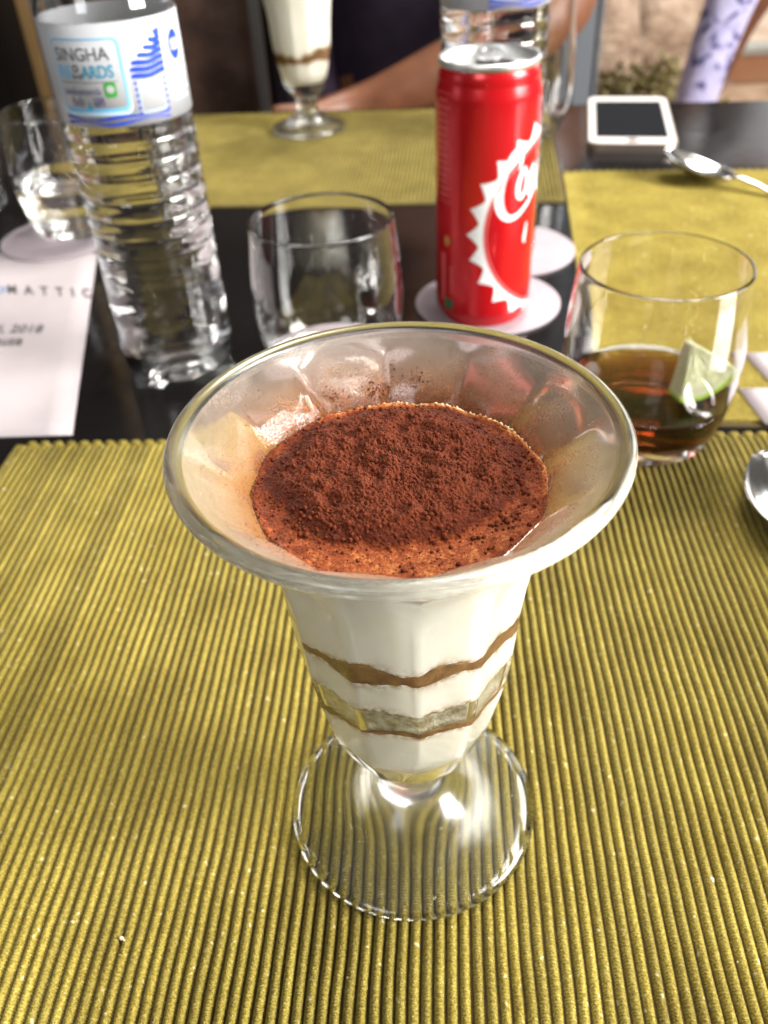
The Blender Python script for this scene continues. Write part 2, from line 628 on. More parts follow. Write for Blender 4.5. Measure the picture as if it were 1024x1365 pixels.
def layer(name, z0, z1, material, parent, inset=0.0, grow=0.00012, rows=14, seg=NF * 18, caps=True):
    """a slab of dessert that fills the fluted bowl between two wavy levels z0(a), z1(a)"""
    V, Fc = [], []
    for i in range(rows + 1):
        for j in range(seg):
            a = 2 * pi * j / seg
            z = z0(a) + (z1(a) - z0(a)) * i / rows
            ins = inset(a, i / rows) if callable(inset) else inset
            r = max(0.0005, inner_r(z) * flute_in(z, a) + grow - ins)
            V.append((r * cos(a), r * sin(a), z))
    for i in range(rows):
        for j in range(seg):
            j2 = (j + 1) % seg
            Fc.append((i * seg + j, i * seg + j2, (i + 1) * seg + j2, (i + 1) * seg + j))
    if caps:
        V.append((0, 0, sum(z0(2 * pi * j / 8) for j in range(8)) / 8))
        V.append((0, 0, sum(z1(2 * pi * j / 8) for j in range(8)) / 8))
        b = len(V) - 2
        for j in range(seg):
            j2 = (j + 1) % seg
            Fc.append((b, j2, j))
            Fc.append((b + 1, rows * seg + j, rows * seg + j2))
    o = mesh(name, V, Fc, material, parent)
    if material == 'cream':              # coffee bleeding into the cream along its edges
        st = []
        for q, (x, y, z) in enumerate(V[:(rows + 1) * seg]):
            a = 2 * pi * (q % seg) / seg
            dl, dh = z - z0(a), z1(a) - z
            reach = 0.0011 * (1 + 0.9 * noise.noise(Vector((cos(a) * 5, sin(a) * 5, z0(a) * 90))))
            st.append(min(1.0, (math.exp(-dl / reach) if z0(a) > 0.05 else 0) + (math.exp(-dh / reach) if z1(a) < 0.12 else 0)))
        st += [0.0] * (len(V) - len(st))
        at_ = o.data.attributes.new('stain', 'FLOAT', 'POINT')
        at_.data.foreach_set('value', st)
    return o


def wav(z, amp, s, f=1.3):
    return lambda a: z + amp * (noise.noise(Vector((cos(a) * f + s, sin(a) * f, s * 3))) + 0.5 * noise.noise(Vector((cos(a) * 4 + s, sin(a) * 4, s)))) + 0.00045 * noise.noise(Vector((cos(a) * 14, sin(a) * 14, s))) + 0.00025 * noise.noise(Vector((cos(a) * 34, sin(a) * 34, s)))


tir = thing('tiramisu', 'layered tiramisu with cream and coffee bands dusted with dark cocoa', 'dessert', SUN, 0.13)
A0 = lambda a: 0.0439
A1 = wav(0.0690, 0.0022, 1.0)
A2f = wav(0.0712, 0.0026, 4.0)
A2 = lambda a: max(A1(a) + 0.0010, A2f(a))
A3f = wav(0.0800, 0.0020, 7.0)
A3 = lambda a: max(A2(a) + 0.0020, A3f(a))
A4 = wav(0.0915, 0.0016, 11.0)
A5f = wav(0.0952, 0.0014, 15.0)
A5 = lambda a: max(A4(a) + 0.0009, A5f(a) - 0.0006 + 0.0016 * max(0.0, -sin(a)) + 0.0022 * noise.noise(Vector((cos(a) * 3.2 + 8, sin(a) * 3.2, 1))))
A6 = lambda a: 0.1265
layer('cream_layer', A0, A1, 'cream', tir, rows=44)
layer('coffee_layer', A1, A2, 'coffee', tir, rows=4)
# between them an air pocket against the glass where the sponge drew back
pock = lambda a, t: 0.0026 * max(0.0, noise.noise(Vector((cos(a) * 2.2 + 3, sin(a) * 2.2, 5))) + 0.45) * min(1, 6 * t * (1 - t) + 0.25)
layer('sponge_layer', A2, A3, 'coffee_wet', tir, inset=pock, rows=10)
layer('cream_layer', A3, A4, 'cream', tir, rows=22)
layer('coffee_layer', A4, A5, 'coffee', tir, rows=5)
layer('cream_layer', A5, A6, 'cream', tir, rows=44)

# cocoa topping: a dense height field, colour from how thick the powder lies
M = mat('cocoa_powder', rough=0.95, spec=0.15, sheen=0.08)
at = N(M, 'ShaderNodeAttribute', attribute_name='powder')
r = ramp(M, [(0.0, (0.82, 0.66, 0.40)), (0.16, (0.46, 0.17, 0.04)), (0.36, (0.21, 0.040, 0.006)), (0.60, (0.055, 0.0085, 0.0022)), (1.0, (0.112, 0.0215, 0.006))])
tc = N(M, 'ShaderNodeTexCoord')
n1 = N(M, 'ShaderNodeTexNoise', Scale=2600, Detail=4)
L(M, tc.outputs['Object'], n1.inputs['Vector'])
ma = N(M, 'ShaderNodeMath', operation='MULTIPLY_ADD')
ma.inputs[1].default_value = 0.5
L(M, n1.outputs['Fac'], ma.inputs[0])
sb = N(M, 'ShaderNodeMath', operation='SUBTRACT')
sb.inputs[1].default_value = 0.25
L(M, at.outputs['Fac'], sb.inputs[0])
L(M, sb.outputs[0], ma.inputs[2])
L(M, ma.outputs[0], r.inputs['Fac'])
L(M, r.outputs['Color'], bsdf(M).inputs['Base Color'])
rr = ramp(M, [(0.25, (0.32,) * 3), (0.55, (0.95,) * 3)])
L(M, at.outputs['Fac'], rr.inputs['Fac'])
L(M, rr.outputs['Color'], bsdf(M).inputs['Roughness'])
b = N(M, 'ShaderNodeBump', Strength=0.6, Distance=0.00035)
L(M, n1.outputs['Fac'], b.inputs['Height'])
L(M, b.outputs['Normal'], bsdf(M).inputs['Normal'])
MT['cocoa'] = M
M = noisy('cocoa_crumb', [(0.3, (0.066, 0.012, 0.004)), (0.7, (0.140, 0.032, 0.012))], 900, 0.95, bump=0.5, bscale=3000, bdist=0.0002, spec=0.15)
MT['crumb'] = M

ZC = 0.1288


def cocoa_height(x, y):
    """height (m) over the rim of the filling, and the powder thickness 0..1, local to the glass"""
    r = math.hypot(x, y)
    p = Vector((x * 1000, y * 1000, 0))
    n0 = noise.noise(p * 0.09 + Vector((4, 2, 1)))
    n1 = noise.noise(p * 0.28 + Vector((1, 7, 3)))
    n2 = noise.noise(p * 0.75 + Vector((9, 3, 2)))
    n3 = noise.noise(p * 1.7)
    n4 = noise.noise(p * 3.6)
    # the mound lies a little towards the back; the front and right keep a bare margin
    d = math.hypot(x + 0.0005, y - 0.0018) / (0.0288 - 0.0042 * max(0.0, -y / max(r, 1e-5))) + 0.10 * n0 + 0.08 * n1
    t = max(0.0, min(1.0, (1.06 - d) / 0.30))
    t = t * t * (3 - 2 * t)
    h = 0.0042 * t * (1 - 0.45 * d * d) + t * (0.0018 * n0 + 0.0016 * n1 + 0.0009 * abs(n2) + 0.00045 * n3 + 0.00026 * n4 + 0.00018 * noise.noise(p * 7.5))
    h += (1 - t) * (0.00018 * n2 + 0.00010 * n3) + max(0.0, (r - 0.028) / 0.005) * 0.0008 * noise.noise(Vector((x / r * 6, y / r * 6, 2)) if r > 0 else p)
    front = max(0.0, -y / max(r, 1e-5))
    th = 0.52 - 0.17 * front + (0.40 + 0.17 * front) * t + 0.12 * n1 + 0.12 * n2 + 0.10 * n3
    edge = (r - 0.0312) / 0.0016
    if edge > 0:
        back = max(0.0, y / r * 0.8 + x / r * 0.6)
        th -= min(1, edge) * (0.75 * back * (0.6 + 0.8 * n3 + 0.4 * n2) if back > 0.35 else 0)
        h += min(1, edge) * 0.0006 * (1 + n3)
    return h, max(0.0, min(1.0, th))


NR, NA = 250, 640
V, Fc, P = [], [], []
RMAX = 0.0338
for i in range(NR + 1):
    for j in range(NA):
        a = 2 * pi * j / NA
        r = 0.0003 + (inner_r(ZC) * flute_in(ZC, a) - 0.0001 - 0.0003) * i / NR
        x, y = r * cos(a), r * sin(a)
        h, th = cocoa_height(x, y)
        V.append((x, y, ZC + h))
        P.append(th)
for i in range(NR):
    for j in range(NA):
        j2 = (j + 1) % NA
        Fc.append((i * NA + j, (i + 1) * NA + j, (i + 1) * NA + j2, i * NA + j2))
Fc.append(tuple(range(NA)))
coc = mesh('cocoa_topping', V, Fc, 'cocoa', tir)
av = coc.data.attributes.new('powder', 'FLOAT', 'POINT')
av.data.foreach_set('value', P)


def blobs(name, items, material, parent, sub=1, rough=0.25):
    """many small lumps too fine to pick apart, one mesh"""
    bm = bmesh.new()
    bmesh.ops.create_icosphere(bm, subdivisions=sub, radius=1)
    bv = [v.co.copy() for v in bm.verts]
    bf = [tuple(v.index for v in f.verts) for f in bm.faces]
    bm.free()
    V, Fc = [], []
    for (c, s) in items:
        b = len(V)
        rot = Matrix.Rotation(random.uniform(0, 6.28), 3, Vector((random.uniform(-1, 1), random.uniform(-1, 1), random.uniform(-1, 1))).normalized())
        k = Vector((random.uniform(0.75, 1.2), random.uniform(0.75, 1.2), random.uniform(0.7, 1.0)))
        for v in bv:
            q = rot @ Vector((v.x * k.x, v.y * k.y, v.z * k.z))
            q *= s * (1 + rough * noise.noise(v * 2.3 + Vector(c) * 3000))
            V.append((c[0] + q.x, c[1] + q.y, c[2] + q.z))
        Fc += [tuple(i + b for i in f) for f in bf]
    o = mesh(name, V, Fc, material, parent)
    o['kind'] = 'stuff'
    return o


it = []
for _ in range(6500):
    a = random.uniform(0, 2 * pi)
    r = 0.0325 * math.sqrt(random.random())
    x, y = r * cos(a), r * sin(a)
    h, th = cocoa_height(x, y)
    if random.random() > 0.2 + th:
        continue
    s = min(0.0006, 0.00008 * (1.0 / max(0.02, random.random())) ** 0.50)
    it.append(((x, y, ZC + h + s * 0.45), s))
for cx_, cy_, n_ in ((-0.021, -0.013, 16), (0.024, -0.006, 18), (0.020, -0.016, 14), (-0.012, -0.020, 10), (0.006, -0.019, 12), (0.027, 0.003, 10), (-0.001, 0.030, 9)):
    for _ in range(n_):
        x, y = cx_ + random.gauss(0, 0.0022), cy_ + random.gauss(0, 0.0018)
        if math.hypot(x, y) > 0.0325:
            continue
        h, th = cocoa_height(x, y)
        s = random.uniform(0.0003, 0.00085)
        it.append(((x, y, ZC + h + s * 0.5), s))
blobs('cocoa_crumbs', it, 'crumb', tir, 1, 0.3)

# powder grains that flew up the inside of the glass
it = []
for _ in range(11000):
    a = random.uniform(0, 2 * pi)
    u = random.random() ** 2.8
    z = 0.1292 + u * 0.0135
    back = 0.35 + 0.65 * max(0, sin(a + 0.5))
    if random.random() > back:
        continue
    r = inner_r(min(z, 0.1394)) * flute_in(z, a) - 0.00012
    s = random.uniform(0.00004, 0.00011) * (1.8 if random.random() < 0.06 else 1)
    it.append(((r * cos(a), r * sin(a), z), s))
for a0, z0, n_ in ((1.62, 0.1325, 60), (1.70, 0.1352, 26), (1.35, 0.1345, 26), (1.95, 0.1325, 40), (1.5, 0.1372, 8)):
    for _ in range(n_):
        a = a0 + random.gauss(0, 0.045)
        z = min(0.139, max(0.1292, z0 + random.gauss(0, 0.0011)))
        r = inner_r(z) * flute_in(z, a) - 0.00012
        it.append(((r * cos(a), r * sin(a), z), random.uniform(0.00010, 0.00030)))
blobs('cocoa_dust', it, 'crumb', tir, 0, 0.2)

# the thin film of powder and moisture on the inside of the flared lip
M = bpy.data.materials.new('powder_film')
M.use_nodes = True
nt = M.node_tree
nt.nodes.remove(bsdf(M))
tc = N(M, 'ShaderNodeTexCoord')
n1 = N(M, 'ShaderNodeTexNoise', Scale=2200, Detail=3)
n2 = N(M, 'ShaderNodeTexNoise', Scale=110, Detail=3)
L(M, tc.outputs['Object'], n1.inputs['Vector'])
L(M, tc.outputs['Object'], n2.inputs['Vector'])
sep = N(M, 'ShaderNodeSeparateXYZ')
L(M, tc.outputs['Object'], sep.inputs[0])
mr = N(M, 'ShaderNodeMapRange')
mr.inputs[1].default_value, mr.inputs[2].default_value = 0.128, 0.1415
mr.inputs[3].default_value, mr.inputs[4].default_value = 1.0, 0.0
L(M, sep.outputs[2], mr.inputs[0])
pw = N(M, 'ShaderNodeMath', operation='POWER')
pw.inputs[1].default_value = 1.25
L(M, mr.outputs[0], pw.inputs[0])
cr = ramp(M, [(0.0, (0.62, 0.49, 0.40)), (0.28, (0.56, 0.34, 0.22)), (0.6, (0.46, 0.20, 0.09)), (1.0, (0.30, 0.09, 0.03))])
sm = N(M, 'ShaderNodeMath', operation='MULTIPLY_ADD')
sm.inputs[1].default_value = 0.5
L(M, n1.outputs['Fac'], sm.inputs[0])
s2 = N(M, 'ShaderNodeMath', operation='SUBTRACT')
s2.inputs[1].default_value = 0.25
L(M, pw.outputs[0], s2.inputs[0])
L(M, s2.outputs[0], sm.inputs[2])
L(M, sm.outputs[0], cr.inputs['Fac'])
df = N(M, 'ShaderNodeBsdfDiffuse')
tl = N(M, 'ShaderNodeBsdfTranslucent')
L(M, cr.outputs['Color'], df.inputs['Color'])
L(M, cr.outputs['Color'], tl.inputs['Color'])
mx1 = N(M, 'ShaderNodeMixShader')
mx1.inputs[0].default_value = 0.4
L(M, df.outputs[0], mx1.inputs[1])
L(M, tl.outputs[0], mx1.inputs[2])
tr = N(M, 'ShaderNodeBsdfTransparent')
al = N(M, 'ShaderNodeMath', operation='MULTIPLY_ADD')   # alpha = 0.30 + 0.5*height + patches
al.inputs[1].default_value = 0.45
L(M, pw.outputs[0], al.inputs[0])
pr = ramp(M, [(0.3, (0.28,) * 3), (0.7, (0.46,) * 3)])
L(M, n2.outputs['Fac'], pr.inputs['Fac'])
L(M, pr.outputs['Color'], al.inputs[2])
gr = ramp(M, [(0.36, (0.6,) * 3), (0.62, (1.0,) * 3)])
L(M, n1.outputs['Fac'], gr.inputs['Fac'])
al2 = N(M, 'ShaderNodeMath', operation='MULTIPLY', use_clamp=True)
L(M, al.outputs[0], al2.inputs[0])
L(M, gr.outputs['Color'], al2.inputs[1])
mx2 = N(M, 'ShaderNodeMixShader')
L(M, al2.outputs[0], mx2.inputs[0])
L(M, tr.outputs[0], mx2.inputs[1])
L(M, mx1.outputs[0], mx2.inputs[2])
L(M, mx2.outputs[0], nt.nodes['Material Output'].inputs['Surface'])
MT['film'] = M
pf = [(r, z) for r, z in mm(catmull(OUT[-2:] + INN, 5)) if 0.1270 <= z <= 0.1431]
v, f = lathe([(r - 0.00008, z) for r, z in pf], NF * 12, flute_in)
mesh('powder_film', v, f, 'film', tir)

# second sundae across the table
FS = Vector((-0.1235, 0.915, -0.0003))
sundae('far fluted sundae glass standing on the placemat across the table', FS, 0.4, 'sundae glasses')
t2 = thing('tiramisu', 'creamy dessert inside the far sundae glass across the table', 'dessert', FS, 0.4)
B1 = wav(0.064, 0.003, 21.0)
B2f = wav(0.071, 0.008, 24.0, 0.9)
B2 = lambda a: max(B1(a) + 0.0008, B2f(a))
layer('cream_layer', A0, B1, 'cream', t2, rows=16)
layer('coffee_layer', B1, B2, 'coffee', t2, rows=6)
layer('cream_layer', B2, lambda a: 0.1275, 'cream', t2, rows=20)
layer('cocoa_topping', lambda a: 0.1278, lambda a: 0.1295, 'crumb', t2, rows=3)

# ------------------------------------------------------------------ tumblers
TO = [(0, 2.2), (12, 1.6), (22, 0.6), (26.5, 0.0), (29.5, 0.3), (31.8, 1.8), (33.6, 5), (36.2, 12), (38.6, 22), (40.1, 34), (40.6, 46), (40.1, 58), (39.1, 70), (37.9, 80), (37.2, 86), (36.9, 87.2), (36.3, 87.6), (35.75, 87.2)]
TI = [(35.8, 85.5), (36.6, 80), (37.8, 70), (38.8, 58), (39.3, 46), (38.8, 34), (37.2, 22), (34.6, 14), (31.5, 10.4), (26, 8.4), (15, 7.5), (0, 7.2)]
tumbler_parts = None


def tumbler(label, loc, rz=0.0):
    global tumbler_parts
    t = thing('tumbler', label, 'glass', loc, rz, 'clear tumblers')
    P = mm(catmull(TO + TI, 4))
    if tumbler_parts is None:
        k = 4
        tumbler_parts = []
        for nme, a, b in (('base', 0, 6 * k), ('wall', 6 * k, 23 * k + 3 * k), ('inner_floor', 26 * k, None)):
            v, f = lathe(P[a:(b + 1) if b else None], 112)
            o = mesh(nme, v, f, 'thin_glass', t)
            tumbler_parts.append(o)
    else:
        for o in tumbler_parts:
            c = o.copy()
            C.objects.link(c)
            c.parent = t
    return t


def tumbler_inner(z):
    P = TI[::-1]
    for (r0, z0), (r1, z1) in zip(P, P[1:]):
        if z0 <= z * 1000 <= z1:
            return (r0 + (r1 - r0) * (z * 1000 - z0) / (z1 - z0)) / 1000
    return TI[0][0] / 1000


TR = Vector((0.1012, 0.3640, 0.0002))
tumbler('clear tumbler with a little cola and lime at the right', TR)
tumbler('empty clear tumbler on a coaster behind the dessert glass', (-0.057, 0.4335, CO_T))
tumbler('clear tumbler on the coaster behind the printed sheet', (-0.280, 0.667, CO_T))
tumbler('clear tumbler cut off by the left edge of the picture', (-0.395, 0.716, TABLE_Z + 0.0001))


def liquid(name, label, cat, loc, level, material, group=None):
    pts = [p for p in mm(catmull(TI[::-1], 4)) if p[1] < level]
    pts = [(r + (0.0002 if r > 0.001 else 0), z - 0.0002) for r, z in pts]
    rl = tumbler_inner(level) + 0.0002
    pts += [(rl, level), (rl - 0.0009, level - 0.0005), (rl - 0.003, level - 0.0008), (0, level - 0.0008)]
    v, f = lathe(pts, 96)
    o = mesh(name, v, f, material, loc=loc)
    return tag(o, label, cat, group)


liquid('cola_drink', 'shallow dark brown cola at the bottom of the right tumbler', 'drink', TR, 0.0275, 'cola')
liquid('drinking_water', 'clear water in the tumbler on the coaster at the left', 'drink', Vector((-0.280, 0.667, CO_T)), 0.040, 'water')

# lime wedge leaning inside the right tumbler
MT['lime_flesh'] = noisy('lime_flesh', [(0.3, (0.50, 0.52, 0.28)), (0.7, (0.64, 0.63, 0.44))], 160, 0.3, bump=0.5, bscale=420, bdist=0.001)
MT['lime_rind'] = noisy('lime_rind', [(0.3, (0.22, 0.42, 0.02)), (0.7, (0.40, 0.60, 0.05))], 200, 0.35, bump=0.3, bscale=1600, bdist=0.0003)
MT['lime_pith'] = mat('lime_pith', (0.58, 0.62, 0.38), 0.5)


def lime():
    """a thick cut of lime: a sector with its point up, rind round the bottom"""
    t = thing('lime_wedge', 'pale green lime wedge leaning inside the right tumbler', 'fruit', TR + Vector((0.0125, -0.0110, 0.0560)))
    t.rotation_euler = (radians(-10), radians(-24), radians(14))
    R, ha, T = 0.0270, radians(33), 0.0130
    n, k = 18, 5

    def sector(r0, r1, half, ty, bulge):
        bm = bmesh.new()
        rings = []
        for side in (-1, 1):
            grid = []
            for q in range(k + 1):
                row = []
                for i in range(n + 1):
                    a = -pi / 2 - half + 2 * half * i / n
                    r = r0 + (r1 - r0) * q / k
                    wob = 0.0007 * noise.noise(Vector((a * 7, r * 300, side))) * bulge
                    row.append(bm.verts.new((r * cos(a), side * (ty / 2) * (0.55 + 0.45 * r / R) + wob, r * sin(a))))
                grid.append(row)
            rings.append(grid)
            for q in range(k):
                for i in range(n):
                    bm.faces.new([grid[q][i], grid[q][i + 1], grid[q + 1][i + 1], grid[q + 1][i]])
        A, B = rings
        for i in range(n):
            bm.faces.new([A[k][i], A[k][i + 1], B[k][i + 1], B[k][i]])
            bm.faces.new([A[0][i], A[0][i + 1], B[0][i + 1], B[0][i]])
        for q in range(k):
            for i in (0, n):
                bm.faces.new([A[q][i], A[q + 1][i], B[q + 1][i], B[q][i]])
        return bm
    fl = bm_obj('flesh', sector(0.0012, R - 0.0030, ha, T, 1.0), 'lime_flesh', t, smooth=False)
    bv = fl.modifiers.new('soft_edges', 'BEVEL')
    bv.width, bv.segments, bv.angle_limit = 0.0011, 2, radians(50)
    fl.data.shade_smooth()
    bm_obj('pith', sector(R - 0.00295, R - 0.0016, ha, T, 0.3), 'lime_pith', t, smooth=False)
    bm_obj('rind', sector(R - 0.00155, R, ha, T, 0.3), 'lime_rind', t, smooth=False)
    return t


lime()

# tall stemless glass at the far side, behind the second bottle
GO = [(0, 1.5), (16, 0.8), (22, 0.0), (25, 0.6), (28, 4), (33, 14), (37.5, 30), (39.5, 50), (39, 75), (36.5, 100), (34, 122), (33.6, 123), (33.1, 122.4)]
GI = [(35.6, 100), (38.1, 75), (38.6, 50), (36.5, 30), (31.5, 14), (25, 7), (14, 5.5), (0, 5.2)]
t = thing('stemless_glass', 'tall rounded clear glass on the far placemat behind the can', 'glass', (0.0895, 0.868, 0.0))
P = mm(catmull(GO + GI, 4))
for nme, a, b in (('base', 0, 16), ('bowl', 16, None)):
    v, f = lathe(P[a:(b + 1) if b else None], 80)
    mesh(nme, v, f, 'thin_glass', t)

# ------------------------------------------------------------------ wrapped print (labels on bottle and can)


def text_mesh(body, shear=0.0, bold=0.0):
    cu = bpy.data.curves.new('t', 'FONT')
    cu.body = body
    cu.shear = shear
    cu.offset = bold
    cu.resolution_u = 3
    ob = bpy.data.objects.new('t', cu)
    C.objects.link(ob)
    dg = bpy.context.evaluated_depsgraph_get()
    me = bpy.data.meshes.new_from_object(ob.evaluated_get(dg))
    V = [v.co.xy.copy() for v in me.vertices]
    Fc = [tuple(p.vertices) for p in me.polygons]
    bpy.data.objects.remove(ob)
    bpy.data.curves.remove(cu)
    bpy.data.meshes.remove(me)
    x0, x1 = min(v.x for v in V), max(v.x for v in V)
    y0, y1 = min(v.y for v in V), max(v.y for v in V)
    return [((v.x - x0) / (x1 - x0), (v.y - y0) / (y1 - y0)) for v in V], Fc


def wrap(name, V2, Fc, R, material, parent):
    """V2 in metres along the arc (0 = facing -y, rightwards +) and height"""
    V = []
    for s, z in V2:
        a = -pi / 2 + s / R
        V.append((R * cos(a), R * sin(a), z))
    o = mesh(name, V, Fc, material, parent, smooth=False)
    return o


def fit(V2, s0, s1, z0, z1):
    return [(s0 + u * (s1 - s0), z0 + v * (z1 - z0)) for u, v in V2]


def strip(path, width):
    """a flat stroke along a path of (s, z), width scalar or per point"""
    V, Fc = [], []
    n = len(path)
    for i, p in enumerate(path):
        a, b = path[max(i - 1, 0)], path[min(i + 1, n - 1)]
        dx, dy = b[0] - a[0], b[1] - a[1]
        l = math.hypot(dx, dy) or 1
        w = (width[i] if isinstance(width, (list, tuple)) else width) / 2
        V += [(p[0] - dy / l * w, p[1] + dx / l * w), (p[0] + dy / l * w, p[1] - dx / l * w)]
    for i in range(n - 1):
        Fc.append((2 * i, 2 * i + 1, 2 * i + 3, 2 * i + 2))
    return V, Fc


def grid_rect(s0, s1, z0, z1, n=16):
    V, Fc = [], []
    for i in range(n + 1):
        s = s0 + (s1 - s0) * i / n
        V += [(s, z0), (s, z1)]
    for i in range(n):
        Fc.append((2 * i, 2 * i + 2, 2 * i + 3, 2 * i + 1))
    return V, Fc


def round_rect(s0, s1, z0, z1, r, n=8, m=14):
    cor = []
    for cx, cz, a0 in ((s1 - r, z1 - r, 0), (s0 + r, z1 - r, pi / 2), (s0 + r, z0 + r, pi), (s1 - r, z0 + r, 1.5 * pi)):
        cor.append([(cx + r * cos(a0 + pi / 2 * i / n), cz + r * sin(a0 + pi / 2 * i / n)) for i in range(n + 1)])
    V = []
    for k, c_ in enumerate(cor):
        V += c_
        a, b = c_[-1], cor[(k + 1) % 4][0]
        V += [(a[0] + (b[0] - a[0]) * i / (m + 1), a[1] + (b[1] - a[1]) * i / (m + 1)) for i in range(1, m + 1)]
    return V


def frame(outer, inner):
    n = len(outer)
    return outer + inner, [(i, (i + 1) % n, n + (i + 1) % n, n + i) for i in range(n)]


def fill_columns(V, n=24):
    """fill a convex outline with columns so that it can be bent round a cylinder"""
    s0, s1 = min(p[0] for p in V), max(p[0] for p in V)
    out, Fc = [], []
    for i in range(n + 1):
        s = s0 + (s1 - s0) * (i / n * 0.9996 + 0.0002)
        zs = []
        for a, b in zip(V, V[1:] + V[:1]):
            if (a[0] - s) * (b[0] - s) <= 0 and a[0] != b[0]:
                zs.append(a[1] + (b[1] - a[1]) * (s - a[0]) / (b[0] - a[0]))
        if not zs:
            zs = [V[0][1]]
        out += [(s, min(zs)), (s, max(zs))]
    for i in range(n):
        Fc.append((2 * i, 2 * i + 2, 2 * i + 3, 2 * i + 1))
    return out, Fc


# ------------------------------------------------------------------ water bottles
MT['label_white'] = mat('label_white', (0.47, 0.48, 0.50), 0.35)
MT['ink_blue'] = mat('ink_blue', (0.012, 0.055, 0.52), 0.35)
MT['ink_sky'] = mat('ink_sky', (0.16, 0.48, 0.78), 0.35)
MT['ink_pale'] = mat('ink_pale', (0.52, 0.68, 0.82), 0.35)
MT['ink_grey'] = mat('ink_grey', (0.10, 0.10, 0.11), 0.4)
MT['ink_cyan'] = mat('ink_cyan', (0.03, 0.30, 0.48), 0.4)
MT['ink_navy'] = mat('ink_navy', (0.05, 0.06, 0.22), 0.4)
MT['ink_green'] = mat('ink_green', (0.05, 0.33, 0.05), 0.4)
MT['cap_white'] = mat('cap_white', (0.75, 0.77, 0.80), 0.35)


